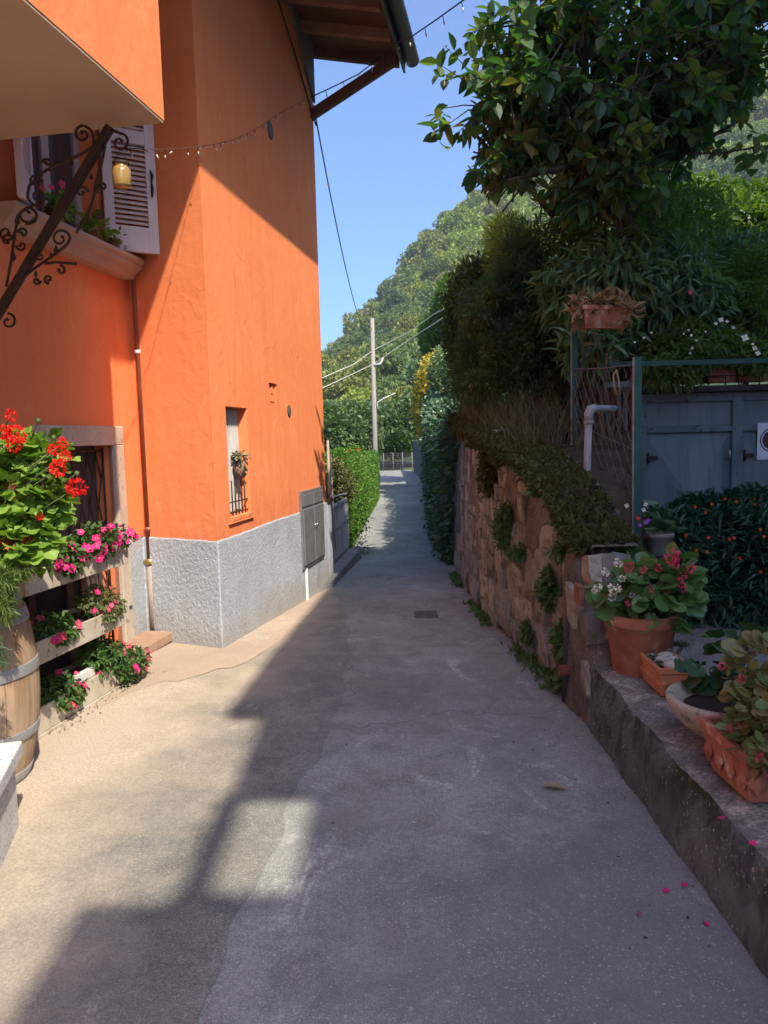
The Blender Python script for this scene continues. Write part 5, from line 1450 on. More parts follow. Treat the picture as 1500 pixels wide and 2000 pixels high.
for i, (es, m_) in enumerate([([EL(650, 850, 40, 60, 55, 2.5), EL(690, 840, 42, 50, 50, 2)], lm_vine), ([EL(715, 850, 44, 30, 48, 2)], lm_vine), ([EL(765, 840, 50, 40, 50, 2.5), EL(800, 830, 50, 30, 60, 2)], lm_vine), ([EL(778, 868, 47, 26, 22, 1.0)], leafmat('dark_vine', [(.02, .05, .012), (.04, .08, .02), (.08, .12, .03)], .5, .3))]):
    shrub('bushy_shrub', vl[i], es, (12000, 5000, 10000, 3000)[i], L_TRI, .30, m_, 94+i, base=(es[0][0], es[0][1], -.3), rand=.9, lo=.5)
# mesh fence closing the lane end
mf = thing('mesh_fence', (0.6, 44.5, -.3), 'low wire mesh fence across the far end of the lane', 'fence')
for i in range(6):
    mb = MB(); mb.tube([(-.5+i*.55, 44.5, -.4), (-.5+i*.55, 44.5, .75)], .025, 6); mb.build('post', m_greymetal, mf)
mb = MB()
for i in range(36): mb.tube([(-.5+i*.08, 44.5, -.3), (-.5+i*.08, 44.5, .72)], .005, 3, cap=False)
for i in range(9): mb.tube([(-.5, 44.5, -.25+i*.12), (2.3, 44.5, -.25+i*.12)], .005, 3, cap=False)
o = mb.build('mesh', m_wire, mf); o['kind'] = 'stuff'
# utility pole and its wires
m_pole = M('weathered_pole', (.21, .19, .16), (.30, .27, .235), 8, .9, .3, 30, stretch=(4, 4, .3))
pA, pB = at(733, 889, 30), at(727, 622, 30)
up_ = thing('utility_pole', (pA[0], 30, -.3), 'weathered grey wooden utility pole left of the lane end', 'pole')
mb = MB(); mb.tube([(pA[0], 30, -.4), pA, pB], [.10, .10, .075], 12); mb.build('pole_shaft', m_pole, up_)
mb = MB(); mb.tube([at(738, 800, 29.9), at(738, 785, 29.9), at(750, 778, 29.9), at(772, 768, 29.7)], .018, 6); mb.build('lamp_arm', m_white, up_)
mb = MB(); c = at(731, 712, 29.9); mb.tube([c, at(742, 711, 29.9), at(746, 706, 29.9), at(748, 698, 29.9)], .035, 6); mb.build('insulator', m_white, up_)
m_wirel = M('pale_wire', (.5, .48, .42), None, rough=.6)
for pts, lb in (([(500, 800, 24), (632, 757, 27), (728, 712, 30), (820, 650, 28), (905, 595, 25), (1000, 530, 22)], 'lower pale overhead wire crossing the utility pole'), ([(500, 780, 25), (632, 737, 28), (690, 712, 29.5), (728, 685, 30), (800, 648, 29), (850, 612, 27), (890, 592, 26), (960, 545, 24)], 'upper sagging pale overhead wire crossing the utility pole')):
    mb = MB(); Q = [at(*q) for q in pts]; mb.tube(Q, .016, 5); o = mb.build('overhead_wire', m_wirel, None, Q[0]); tag(o, lb, 'wire')
mb = MB(); a = at(612, 205, 9.45); b = at(727, 640, 30)
Q = [a+(b-a)*t+np.array([0, 0, -1.1*4*t*(1-t)]) for t in np.linspace(0, 1, 24)]
mb.tube(Q, .009, 5); o = mb.build('power_cable', m_wires, None, a); tag(o, 'black cable running from the orange house corner down to the utility pole', 'cable')
# small bit of tiled roof at the right edge
tp = thing('garden_roof', at(1480, 410, 15), 'corner of a small terracotta tiled roof among the greenery at the right edge', 'roof')
mb = MB(); a, b, c = at(1455, 414, 15), at(1500, 392, 15), at(1520, 400, 13.5)
mb.add([a, b, b+[1.5, 0, .5], a+[1.5, -.6, -.05], a-[0, 0, .06], b-[0, 0, .06], b+[1.5, 0, .44], a+[1.5, -.6, -.11]], [(0, 1, 2, 3), (7, 6, 5, 4), (0, 4, 5, 1), (3, 2, 6, 7), (0, 3, 7, 4)]); mb.build('tiles', m_terra2, tp)
pr_ = thing('white_awning', at(1420, 515, 11), 'strip of white garden awning showing through the bushes at the right', 'awning')
mb = MB(); a, b = at(1385, 512, 11), at(1475, 522, 11); mb.add([a, b, b+[.3, 1.2, .25], a+[-.2, 1.2, .35], a-[0, 0, .05], b-[0, 0, .05], b+[.3, 1.2, .2], a+[-.2, 1.2, .3]], [(0, 1, 2, 3), (7, 6, 5, 4), (0, 4, 5, 1), (1, 5, 6, 2), (3, 7, 4, 0)]); mb.build('cloth', m_white, pr_)
# thin summer haze over the valley
hz_ = MB(); hz_.box((-170, -26, -1.6), (290, 420, 190))
m_hz = bpy.data.materials.new('summer_haze'); m_hz.use_nodes = True
m_hz.node_tree.nodes.clear()
_o = m_hz.node_tree.nodes.new('ShaderNodeOutputMaterial'); _v = m_hz.node_tree.nodes.new('ShaderNodeVolumePrincipled')
_v.inputs['Color'].default_value = (.80, .88, 1, 1); _v.inputs['Density'].default_value = .00042; _v.inputs['Anisotropy'].default_value = .1
m_hz.node_tree.links.new(_v.outputs[0], _o.inputs['Volume'])
hzo = hz_.build('haze', m_hz); hzo['kind'] = 'stuff'
# ------------------------------------------------------------------ left foreground
# wine barrel used as a planter
m_oak = None
def _oak():
    t = NT('weathered_oak'); v = t.coord('Object'); oi = t.n('ShaderNodeObjectInfo')
    c = t.ramp(oi.outputs['Random'], [(0, (.30, .185, .10)), (.5, (.37, .24, .14)), (1, (.42, .28, .175))])
    c = t.mix(t.ramp(t.noise(5, 6, .7, t.mapv(v, (5, 5, .5)), .5), [(.42, .6), (.6, 0.0)]), c, (.20, .12, .065))
    c = t.mix(t.ramp(t.noise(2.5, 5, .65, t.mapv(v, (2, 2, .5))), [(.5, 0.0), (.72, .6)]), c, (.46, .36, .26))
    return t.bsdf(c, .75, 0, .2, t.bump(t.noise(26, 4, .6, t.mapv(v, (5, 5, .3))), .35, .004))
m_oak = _oak()
m_hoop = M('galvanised_hoop', (.27, .27, .27), (.37, .37, .365), 7, .55, .1, 50, .35, .4, spots=(.20, .16, .12), spot_scale=25)
BC = np.array([-2.05, 3.59, 0.0]); BHt = .94
def br_(z):
    t = (z-BHt/2)/(BHt/2); return .345-.075*t*t
bar = thing('wine_barrel', BC, 'oak wine barrel with four galvanised hoops, used as a planter beside the rack', 'barrel')
NS = 24
for i in range(NS):
    a0, a1 = 2*PI*i/NS+.006, 2*PI*(i+1)/NS-.006
    V = []; F = []; nz_z = 14
    for k in range(nz_z+1):
        z = BHt*k/nz_z; r = br_(z)
        for rr, aa in ((r, a0), (r+.002, (a0+a1)/2), (r, a1), (r-.025, a1), (r-.025, a0)):
            V.append((BC[0]+rr*math.cos(aa), BC[1]+rr*math.sin(aa), z))
    for k in range(nz_z):
        for q in range(5): F.append((k*5+q, k*5+(q+1) % 5, (k+1)*5+(q+1) % 5, (k+1)*5+q))
    F.append((nz_z*5, nz_z*5+1, nz_z*5+2, nz_z*5+3, nz_z*5+4))
    mb = MB(); mb.add(V, F); mb.build('stave', m_oak, bar)
for z0, z1 in ((.875, .935), (.775, .835), (.53, .585), (.22, .27), (.01, .06)):
    mb = MB(); r0, r1 = br_(z0)+.004, br_(z1)+.004
    mb.lathe([(r0-.004, z0), (r0+.002, z0), (r0+.003, z0+.004), (r1+.003, z1-.004), (r1+.002, z1), (r1-.004, z1)], BC, 72); mb.build('hoop', m_hoop, bar)
mb = MB(); mb.lathe([(0, .90), (.2, .905), (.25, .89)], BC, 24); mb.build('soil', m_soil, bar)
# granite slab seat in the corner
m_gran = M('speckled_granite', (.52, .51, .50), (.62, .61, .60), 9, .7, .15, 80, spots=(.12, .115, .11), spot_scale=75, coord='World')
gb = G(38, 1612, 0)
gs_ = thing('stone_block', gb, 'speckled pale granite block with an overhanging top slab at the lower left edge', 'stone block')
e1 = np.array([-.25, .97, 0]); e1 /= np.linalg.norm(e1); e2 = np.array([-.97, -.25, 0])
fr = lambda s, t, z: np.array([gb[0], gb[1], 0])+e2*s+e1*t+np.array([0, 0, z])
mb = MB(); mb.box((.0, -1.0, -.05), (.6, .0, .295), 0, lambda s, t, z: fr(s, t, z)); mb.build('block', m_gran, gs_, bevel=.006)
mb = MB(); mb.box((-.03, -1.0, .297), (.62, .03, .36), 0, fr); mb.build('top_slab', m_gran, gs_, bevel=.008)

# plant rack of three trough shelves
m_rack = M('white_washed_board', (.40, .34, .26), (.52, .46, .37), 6, .8, .3, 60, stretch=(1.5, 1.5, 1), spots=(.24, .17, .11), spot_scale=16)
m_rackd = M('brown_back_board', (.12, .06, .04), (.20, .10, .06), 6, .8, .3, 50)
rk = thing('plant_rack', HP(-.45, -1.45, 0), 'three tier wooden trough rack full of pink petunias against the orange house', 'plant rack')
RV0, RV1 = -.60, -.285
shelf = [(.02, .165), (.40, .53), (.80, .93)]
RU = [(-1.97, -.86), (-1.97, -.90), (-1.97, -.86)]
for (z0, z1), (ua, ub_) in zip(shelf, RU):
    mb = MB(); mb.box((RV1-.016, ua, z0), (RV1, ub_, z1), 0, HP); mb.build('front_board', m_rack, rk, bevel=.003)
    mb = MB(); mb.box((RV0, ua, z0), (RV0+.016, ub_, z1), 0, HP); mb.build('back_board', m_rack, rk, bevel=.003)
    mb = MB(); mb.box((RV0+.017, ua, z0), (RV1-.017, ub_, z0+.015), 0, HP); mb.build('shelf_bottom', m_rack, rk)
    for uu in (ua, ub_-.016):
        mb = MB(); mb.box((RV0+.017, uu, z0+.016), (RV1-.017, uu+.016, z1-.01), 0, HP); mb.build('end_board', m_rack, rk)
for uu in (-1.93, -1.5, -1.1, -.93):
    mb = MB(); mb.box((RV0-.02, uu, .0), (RV0-.002, uu+.07, .93), 0, HP); mb.build('upright', m_rackd, rk, bevel=.003)
mb = MB(); mb.box((RV1-.012, -1.99, .0), (RV1+.012, -.86, .018), 0, HP); mb.build('runner', m_rack, rk)
mb = MB(); mb.box((RV0-.034, -1.99, .01), (RV0-.022, -.86, .925), 0, HP); mb.build('back_panel', M('dark_back_cloth', (.03, .024, .022), (.06, .045, .04), 8, .9), rk)
# petunias: trailing stems with leaves, magenta flowers
me_pink = petal_flower('flower', fm_pink, fm_yel, 5, L_OVAL4, .35, 1.7)
me_rose = petal_flower('flower', fm_rose, fm_yel, 5, L_OVAL4, .35, 1.7)
me_white = petal_flower('flower', fm_white, fm_yel, 4, L_OVAL4, .3, 1.6)
me_or = petal_flower('flower', fm_or, fm_yel, 5, L_OVAL4, .3, 1.3)
me_pur = petal_flower('flower', fm_pur, fm_white, 5, L_OVAL4, .3, 1.3)
def on_shell(es, g, face):
    e = es[int(g.integers(len(es)))]
    for _ in range(40):
        d = g.normal(size=3); d /= np.linalg.norm(d)
        if d @ face > .15: break
    return np.array(e[:3])+d*np.array(e[3:])*1.03, d
def bedding(name, label, es, nleaf, nflow, leaf, lsize, lmat, fmesh, fsize, seed, cat='plant', group=None, face=(.75, -.5, .45), lo=.3, droop=.3, base=None, spots=None, parts=0, key='x', fr=None):
    g = np.random.default_rng(seed); face = np.array(face)/np.linalg.norm(face)
    b = base if base is not None else (es[0][0], es[0][1], es[0][2]-es[0][5])
    t_ = thing(name, b, label, cat, group)
    limbs(t_, b, es, 12, .006, leafmat_stem, seed, 'stems')
    if parts:
        P, D, g2 = shell(es, parts, .8, seed+1)
        k = (D @ face) > .1; P, D = P[k], D[k]
        leaf_parts('leaf', key, leaf, P, D*.7+g2.normal(size=D.shape)*.35+[0, 0, -.4], lsize*1.25*g2.uniform(.75, 1.3, len(P)), lmat, t_, g2.uniform(-.6, .6, len(P)), 300)
    foliage(t_, es, nleaf, leaf, lsize, lmat, seed, lo=lo, droop=droop)
    for i in range(nflow):
        if spots is not None and i < len(spots): p = spots[i]; d = face
        else: p, d = on_shell(es, g, face)
        fm = fmesh if not isinstance(fmesh, (list, tuple)) else fmesh[int(g.integers(len(fmesh)))]
        put('flower', fm, p, d*.6+face*.7+g.normal(size=3)*.25, fsize*g.uniform(.8, 1.2), t_, g.uniform(0, 6))
    return t_
leafmat_stem = M('green_stem', (.06, .10, .03), (.10, .12, .04), 20, .7)
def HE(v, u, z, rv, ru, rz): 
    p = HP(v, u, z); return (p[0], p[1], p[2], rv, ru, rz)
pg = 'petunias in the wooden rack'
bedding('petunia', 'dense magenta petunia at the right end of the top shelf of the rack', [HE(-.38, -1.10, 1.0, .16, .22, .09), HE(-.285, -1.18, .95, .05, .2, .07), HE(-.33, -.92, .98, .12, .08, .08)], 1300, 46, L_OVAL4, .036, lm_pet, me_pink, .028, 201, group=pg)
bedding('petunia', 'bushy petunia with few pink blooms at the barrel end of the top shelf', [HE(-.40, -1.62, .97, .16, .26, .09), HE(-.29, -1.5, .91, .04, .2, .06)], 1100, 12, L_OVAL4, .042, lm_pet, me_pink, .032, 202, group=pg)
bedding('petunia', 'thin petunia with bare stems at the right end of the middle shelf', [HE(-.38, -1.12, .60, .12, .20, .09), HE(-.28, -1.1, .53, .03, .2, .06)], 700, 8, L_OVAL4, .032, leafmat('pale_petunia', [(.07, .11, .03), (.13, .17, .06), (.16, .12, .07)], .5, .3), [me_rose, me_pink], .022, 203, group=pg)
bedding('petunia', 'small dark-leaved petunia at the barrel end of the middle shelf', [HE(-.40, -1.64, .56, .12, .24, .06), HE(-.29, -1.6, .51, .03, .2, .045)], 650, 6, L_OVAL4, .034, lm_pet, [me_rose, me_pink], .028, 204, group=pg)
bedding('petunia', 'large spreading petunia at the right end of the bottom shelf', [HE(-.36, -1.14, .23, .15, .22, .11), HE(-.24, -.98, .12, .08, .18, .09), HE(-.28, -.86, .15, .10, .08, .09)], 1300, 12, L_OVAL4, .036, lm_pet, [me_rose, me_pink], .027, 205, group=pg)
bedding('petunia', 'compact petunia at the barrel end of the bottom shelf', [HE(-.38, -1.66, .19, .13, .24, .07), HE(-.28, -1.6, .13, .04, .2, .05)], 800, 8, L_OVAL4, .036, lm_pet, [me_rose, me_pink], .028, 206, group=pg)
mb = MB(); mb.box((-.43, -1.06, .935), (-.32, -.88, .975), 0, HP); o = mb.build('red_planter_box', m_terra, None, HP(-.4, -1, .93)); tag(o, 'narrow red plastic planter box on the top shelf of the rack', 'planter')
mb = MB(); mb.box((RV1-.06, -1.5, .165), (RV1-.02, -1.32, .215), 0, HP); o = mb.build('white_planter_box', M('white_box', (.6, .58, .55), None, rough=.6), None, HP(-.3, -1.4, .1)); tag(o, 'small white plant box on the bottom shelf of the rack', 'planter')
for (z0, z1), (ua, ub_) in zip(shelf, RU):
    mb = MB(); mb.box((RV0+.018, ua+.018, z0+.017), (RV1-.018, ub_-.018, z1-.03), 0, HP); mb.build('soil_fill', m_soil, rk)
# geranium in the barrel: lobed leaves, scarlet heads
ge = thing('geranium', BC+[0, 0, .9], 'tall scarlet geranium growing out of the wine barrel', 'plant')
GE = [EL(30, 960, 3.55, 85, 90, .22), EL(80, 900, 3.6, 45, 45, .14), EL(40, 1065, 3.5, 60, 50, .2), EL(100, 985, 3.6, 36, 34, .1), EL(88, 1040, 3.55, 40, 28, .12), EL(-60, 980, 3.55, 80, 130, .2), EL(20, 880, 3.6, 50, 40, .15)]
limbs(ge, BC+[0, 0, .9], GE, 26, .010, leafmat_stem, 3, 'stems')
P, D, g = shell(GE, 900, .45, 301)
leaf_parts('leaf', 'ger', L_LOBED, P, D*.45+g.normal(size=D.shape)*.45+[.25, -.35, -.35], g.uniform(.05, .085, len(P)), lm_ger, ge, g.uniform(-.6, .6, len(P)), 300)
me_ger = head_flower('flower_head', fm_red, 34)
mst = MB()
for i, (px, py, s) in enumerate([(22, 812, .034), (30, 850, .055), (5, 845, .04), (28, 870, .04), (103, 879, .032), (122, 867, .034), (127, 892, .036), (113, 915, .048), (150, 953, .052), (54, 1057, .032), (10, 1058, .024), (-30, 900, .05), (78, 1010, .02)]):
    p = at(px, py, 3.42); q = BC+np.array([0, 0, .0])+np.array([g.normal()*.08, g.normal()*.08, p[2]-.28])
    mst = MB(); mst.tube([q*.35+p*.65+[0, 0, -.06], p*.8+q*.2+[0, 0, -.02], p], .003, 5); mst.build('flower_stem', leafmat_stem, ge)
    put('flower_head', me_ger, p, (.1, -.3, 1), s*.88, ge, g.uniform(0, 6))
for (px, py, qx, qy) in ((75, 822, 60, 860), (105, 855, 90, 880), (150, 925, 118, 948)):
    mst = MB(); p = at(px, py, 3.45); q = at(qx, qy, 3.5); mst.tube([q, p], .003, 5); mst.lathe([(0, -.014), (.012, -.004), (.010, .008), (0, .014)], p, 7); mst.build('flower_bud', leafmat_stem, ge)
t_ = thing('trailing_plant', BC+[.1, -.25, .9], 'light green feathery plant spilling over the front of the barrel', 'plant')
foliage(t_, [EL(0, 1140, 3.25, 26, 42, .08), EL(12, 1185, 3.22, 12, 28, .05), EL(-30, 1170, 3.25, 40, 60, .1), EL(40, 1110, 3.35, 20, 12, .05)], 2600, L_THIN, .045, lm_bright, 310, lo=.2, droop=.6)
t_ = thing('dried_flowers', BC+[.15, -.1, .93], 'cream-coloured dried flower heads on the rim of the barrel', 'dried flowers')
md = head_flower('dried_head', flat('cream_dry_petals', (.50, .42, .24), .2, .9), 26, 8)
for (px, py, s) in ((45, 1118, .035), (58, 1125, .035), (52, 1112, .03), (32, 1128, .03), (62, 1112, .022)): put('dried_head', md, at(px, py, 3.42), (.1, -.4, 1), s, t_, s*90)
t_ = thing('dark_twigs', at(2, 1300, 3.15), 'dark dry twigs hanging at the left edge in front of the barrel', 'twigs')
foliage(t_, [EL(-4, 1265, 3.1, 10, 18, .03), EL(2, 1290, 3.1, 12, 8, .03)], 120, L_THIN, .04, lm_dark, 311, lo=.1)
# window sill pots under the balcony
sp_ = 'pots on the upper window sill'
def pot(name, label, c, r, h, mat, group=None, rim=True, cat='flower pot', soil=True, top=None):
    t_ = thing(name, c, label, cat, group); mb = MB()
    rt = top or r; rb_ = r*.74
    pr = [(0, 0), (rb_, 0), (rb_+.003, .004), (rt*.955, h*.80), (rt, h*.81), (rt+.004, h*.83), (rt+.004, h-.006), (rt, h), (rt*.93, h), (rt*.91, h*.86), (rb_*.8, .02)] if rim else [(0, 0), (rb_, 0), (rt, h), (rt*.92, h), (rb_*.85, .02)]
    mb.lathe(pr, c, 40); mb.build('pot_body', mat, t_)
    if soil: mb = MB(); mb.lathe([(0, h*.88), (rt*.93, h*.86)], c, 24); mb.build('soil', m_soil, t_)
    return t_
for i, (uu, lb, r, h, n) in enumerate([(-.85, 'dark flower pot nearest the balcony on the upper window sill', .07, .12, 170), (-.42, 'small terracotta pot in the middle of the upper window sill', .06, .10, 110), (-.15, 'dark pot by the shutter on the upper window sill', .05, .09, 50)]):
    c = HP(-.66, uu, 3.046); pot('flower_pot', lb, c, r, h, m_terra if i == 1 else m_rackd, sp_)
    e = [(c[0], c[1], c[2]+h+.03, .09, .10, .07), (c[0]+.04, c[1], c[2]+h, .08, .12, .08)]
    t_ = thing('sill_plant', c+[0, 0, h], 'green leafy plant in the ' + lb.split(' on the')[0].split(' nearest')[0].split(' by the')[0].split(' in the')[0] + (' on the window sill under the balcony', ' in the middle of the sill', ' beside the shutter')[i], 'plant')
    foliage(t_, e, n, L_OVAL4, .055, lm_ger, 320+i, lo=.2)
    if i == 0:
        for _ in range(5):
            q = np.array(e[0][:3])+g.normal(size=3)*[.06, .06, .03]+[.05, 0, .11]; put('flower', me_rose, q, (.6, -.6, .4), .025, t_)
# yellow glass jar lantern
jc = at(239, 366, 4.1)
jl = thing('jar_lantern', jc, 'yellow glass jar lantern hanging from the wrought iron bracket', 'lantern')
m_jar = M('amber_glass', (.28, .17, .045), (.34, .21, .06), 9, .18, .1, 30, spec=.8)
mb = MB(); mb.lathe([(0, .0), (.040, .002), (.046, .01), (.047, .078), (.042, .092), (.034, .10), (.034, .116), (.036, .117), (.036, .122), (.031, .122)], jc, 28); mb.build('jar', m_jar, jl)
mb = MB(); mb.lathe([(.040, .112), (.042, .114), (.042, .122), (.040, .124)], jc, 28); mb.build('neck_band', m_iron, jl)
mb = MB(); mb.tube([jc+[-.038, 0, .12], jc+[0, 0, .19], jc+[.038, 0, .12]], .0018, 5); mb.tube([jc+[0, 0, .19], at(238, 293, 4.15)], .0018, 5); mb.build('hanging_wire', m_iron, jl)
# string of small lights from the bracket to the house corner and across the lane
sl_ = thing('string_lights', at(235, 275, 4.15), 'string of tiny unlit bulbs from the balcony across the wall and over the lane', 'string lights')
def onB(px, py, v=.05):
    u, z = ONV(px, py, v); return HP(v, u, z)
pth = [at(236, 288, 4.2), at(290, 292, 4.7), at(340, 291, 5.25), at(386, 286, 5.78), onB(420, 282), onB(450, 274), onB(480, 262), onB(510, 246), onB(540, 224), onB(575, 205), onB(607, 190)]
p2 = [onB(607, 190), at(660, 165, 9.2), at(700, 145, 9.2), at(735, 118, 9.0), at(772, 85, 8.6), at(803, 72, 8.2), at(850, 40, 7.6), at(900, 4, 7.0), at(960, -40, 6.4), at(1100, -130, 5.2)]
mb = MB(); mb.tube(pth, .0022, 5); mb.build('cord', M('clear_cord', (.14, .07, .05), None, rough=.5), sl_)
mb = MB(); mb.tube(p2, .007, 5); mb.build('cord', m_wires, sl_)
g = np.random.default_rng(77)
def lerp(Q, t):
    f = t*(len(Q)-1); i = min(int(f), len(Q)-2); return Q[i]+(Q[i+1]-Q[i])*(f-i)
for i in range(22):
    p = lerp(pth, .03+.94*i/21); d = np.array([g.normal()*.5, g.normal()*.3, -.7]); d /= np.linalg.norm(d)
    mb = MB(); mb.tube([p, p+d*.035], .0025, 5); mb.tube([p+d*.035, p+d*.06], [.005, .003], 6, 1); mb.build('bulb', [m_wires, m_bulb], sl_)
for i in range(11):
    p = lerp(p2, .06+.8*i/10); mb = MB(); mb.tube([p, p+np.array([.012, 0, -.05])], .004, 5); mb.tube([p+np.array([.012, 0, -.05]), p+np.array([.016, 0, -.085])], [.008, .004], 6, 1); mb.build('bulb', [m_wires, m_bulb if i % 3 == 0 else m_wires], sl_)
mb = MB(); mb.tube([HP(.02, 2.0, 6.0), HP(.012, 2.7, 5.72), HP(.012, 3.2, 5.45), HP(.03, 3.46, 5.25)], .009, 6); o = mb.build('wall_cable', m_iron, None, HP(.02, 2, 6)); tag(o, 'brown cable clipped diagonally across the upper wall of the orange house', 'cable')
# basket pot on the small window
c = HP(-.03, .63, 1.30)
wb = pot('hanging_pot', 'wicker-like pot with a pale succulent hung on the small barred window', c, .055, .13, M('wicker', (.20, .10, .07), (.34, .2, .15), 40, .85, .5, 90), None, False, 'flower pot')
t_ = thing('succulent', c+[0, 0, .13], 'pale trailing succulent in the pot on the small barred window', 'plant')
foliage(t_, [(c[0], c[1], c[2]+.16, .07, .08, .05), (c[0]+.03, c[1], c[2]+.08, .03, .06, .05)], 160, L_OVAL4, .05, leafmat('pale_succulent', [(.16, .18, .10), (.26, .27, .16), (.2, .13, .09)], .5, .2), 331, lo=.2)

# ------------------------------------------------------------------ right foreground pots
pc = G(1250, 1290, .33); pc = np.array([1.34, 3.98, .335])
pot('flower_pot', 'large round terracotta pot at the end of the low wall', pc, .185, .32, m_terra, None)
bs_ = [(pc[0]+.03, pc[1]-.02, pc[2]+.43, .25, .2, .15), (pc[0]+.16, pc[1], pc[2]+.47, .15, .15, .16), (pc[0]-.1, pc[1]-.03, pc[2]+.40, .15, .14, .12), (pc[0]+.07, pc[1]-.12, pc[2]+.36, .2, .1, .09)]
bg1 = bedding('begonia', 'round-leaved begonia with white and pink flowers in the large round pot', bs_, 260, 0, L_ROUND, .07, lm_bego, me_rose, .03, 401, face=(-.35, -.85, .35), droop=.4, lo=.3, parts=150, key='beg')
hm_p = head_flower('flower_cluster', fm_rose, 20, 5, L_OVAL4); hm_w = head_flower('flower_cluster', fm_white, 18, 6, L_OVAL4)
hm_w2 = hm_w
for (px, py, s, k) in ((1312, 1088, .045, 0), (1318, 1100, .035, 0), (1228, 1108, .03, 0), (1256, 1113, .022, 0), (1286, 1110, .022, 0), (1332, 1125, .028, 0), (1350, 1110, .028, 0), (1330, 1140, .026, 0), (1270, 1150, .024, 0), (1300, 1157, .022, 0), (1335, 1152, .018, 0), (1207, 1100, .026, 1), (1182, 1118, .024, 1), (1168, 1148, .024, 1), (1200, 1150, .034, 1), (1196, 1166, .026, 1), (1215, 1130, .022, 1), (1234, 1162, .018, 1), (1226, 1178, .018, 0), (1160, 1155, .014, 1)):
    p = at(px, py, 3.80+.0*s); put('flower_cluster', hm_w if k else hm_p, p, (-.2, -.7, .6), s, bg1, px)
def boxpot(name, label, near, d1, L1, L2, h, mat, flare=.03, wall=.014, cat='planter', group=None, relief=None):
    """rectangular pot; near = near bottom corner, d1 = long side direction"""
    near = np.array(near, float); d1 = np.array(d1, float)/np.linalg.norm(d1); d2 = np.array([-d1[1], d1[0], 0])
    if d2[0] < 0: d2 = -d2
    t_ = thing(name, near, label, cat, group)
    c = near+d1*L1/2+d2*L2/2
    def ring(z, s, inn=0):
        a, b = L1/2+s-inn, L2/2+s-inn
        return [c+d1*x*a+d2*y*b+np.array([0, 0, z]) for x, y in ((-1, -1), (1, -1), (1, 1), (-1, 1))]
    rings = [ring(0, -flare), ring(h*.80, -.002), ring(h*.80, .008), ring(h, .010), ring(h, .010, wall+.008), ring(h*.7, 0, wall+.01), ring(.02, -flare, wall)]
    mb = MB(); V = [p for r in rings for p in r]; F = [(3, 2, 1, 0)]
    for k in range(len(rings)-1):
        for q in range(4): F.append((k*4+q, k*4+(q+1) % 4, (k+1)*4+(q+1) % 4, (k+1)*4+q))
    F.append(tuple(len(V)-4+q for q in range(4)))
    mb.add(V, F); mb.build('pot_body', mat, t_, bevel=.004)
    mb = MB(); r = ring(h*.84, 0, wall+.006); mb.add(r, [(0, 1, 2, 3)]); mb.build('soil', m_soil, t_)
    if relief:
        for k in range(relief):
            for side in (0, 1):
                LL_ = L1 if side == 0 else L2; n_ = relief if side == 0 else max(2, int(relief*L2/L1))
                if k >= n_: continue
                s_ = -LL_/2+LL_*(k+.5)/n_; hh = h*.42
                off = (L2/2 if side == 0 else L1/2)-.010
                a = c+(d1*s_-d2*off if side == 0 else d2*s_-d1*off)+np.array([0, 0, hh]); dd = d1 if side == 0 else d2; nn_ = -d2 if side == 0 else -d1
                w_ = LL_/n_*.42; V2 = [a+dd*w_*x+np.array([0, 0, h*.26*y]) for x, y in ((-1, 0), (0, -1), (1, 0), (0, 1))]+[a+nn_*.016]
                mb = MB(); mb.add(V2, [(0, 1, 4), (1, 2, 4), (2, 3, 4), (3, 0, 4)]); mb.build('relief_ornament', mat, t_)
    return t_, c, d1, d2
nb1 = G(1288, 1362, .335)
bx, bc, b1, b2 = boxpot('planter_box', 'small orange terracotta box with succulents between the round pot and the stone bowl', nb1, (.02, 1, 0), .36, .16, .14, m_terra2, .012, relief=7)
# stones, rosettes
sc1 = thing('succulents', bc+[0, 0, .13], 'grey succulent rosettes among pale stones in the small terracotta box', 'plant')
m_whst = M('pale_pebble', (.38, .36, .32), (.50, .48, .44), 14, .85, .4, 40)
for k_, (a, b, s_) in enumerate(((-.12, .0, .045), (-.05, -.02, .04), (.03, .02, .042), (-.14, .04, .03), (-.02, .04, .03))):
    gg = np.random.default_rng(600+k_); c_ = bc+b1*a+b2*b+np.array([0, 0, .135]); mb = MB()
    mb.lathe([(0, -s_*.6), (s_*.8, -s_*.4), (s_, 0), (s_*.85, s_*.4), (s_*.45, s_*.62), (0, s_*.66)], c_, 12)
    mb.v = [tuple(np.array(p_)+gg.normal(size=3)*s_*.06) for p_ in mb.v]; mb.build('pebble', m_whst, sc1)
lm_succ = leafmat('blue_grey_succulent', [(.13, .17, .15), (.20, .24, .22), (.26, .30, .26)], .6, .1)
def rosette(parent, c, r, n=26, leaf=L_OVAL4, mat=None, up=.6):
    a = np.arange(n)*2.4; el = np.linspace(.1, 1.2, n)
    D = np.stack([np.cos(a)*np.cos(el), np.sin(a)*np.cos(el), np.sin(el)*up], 1)
    cloud('rosette', leaf, np.tile(np.array(c, float), (n, 1)), D, r*(1-.5*el/1.2), mat or lm_succ, parent, None)
for (a, b, r) in ((.15, -.03, .06), (.10, .05, .05), (.02, -.05, .045), (-.02, .05, .04), (-.08, -.05, .04)): rosette(sc1, bc+b1*a+b2*b+[0, 0, .14], r)
sc2 = thing('succulent', bc+b2*.14+[0, 0, .2], 'tall blue-grey spiky succulent at the right side of the small terracotta box', 'plant')
rosette(sc2, at(1330, 1262, 3.95), .085, 40, L_LANCE, lm_succ, .9)
mb = MB(); mb.tube([bc+b2*.06+b1*.02+[0, 0, .12], at(1330, 1265, 3.95)], .01, 6); mb.build('stem', leafmat_stem, sc2)
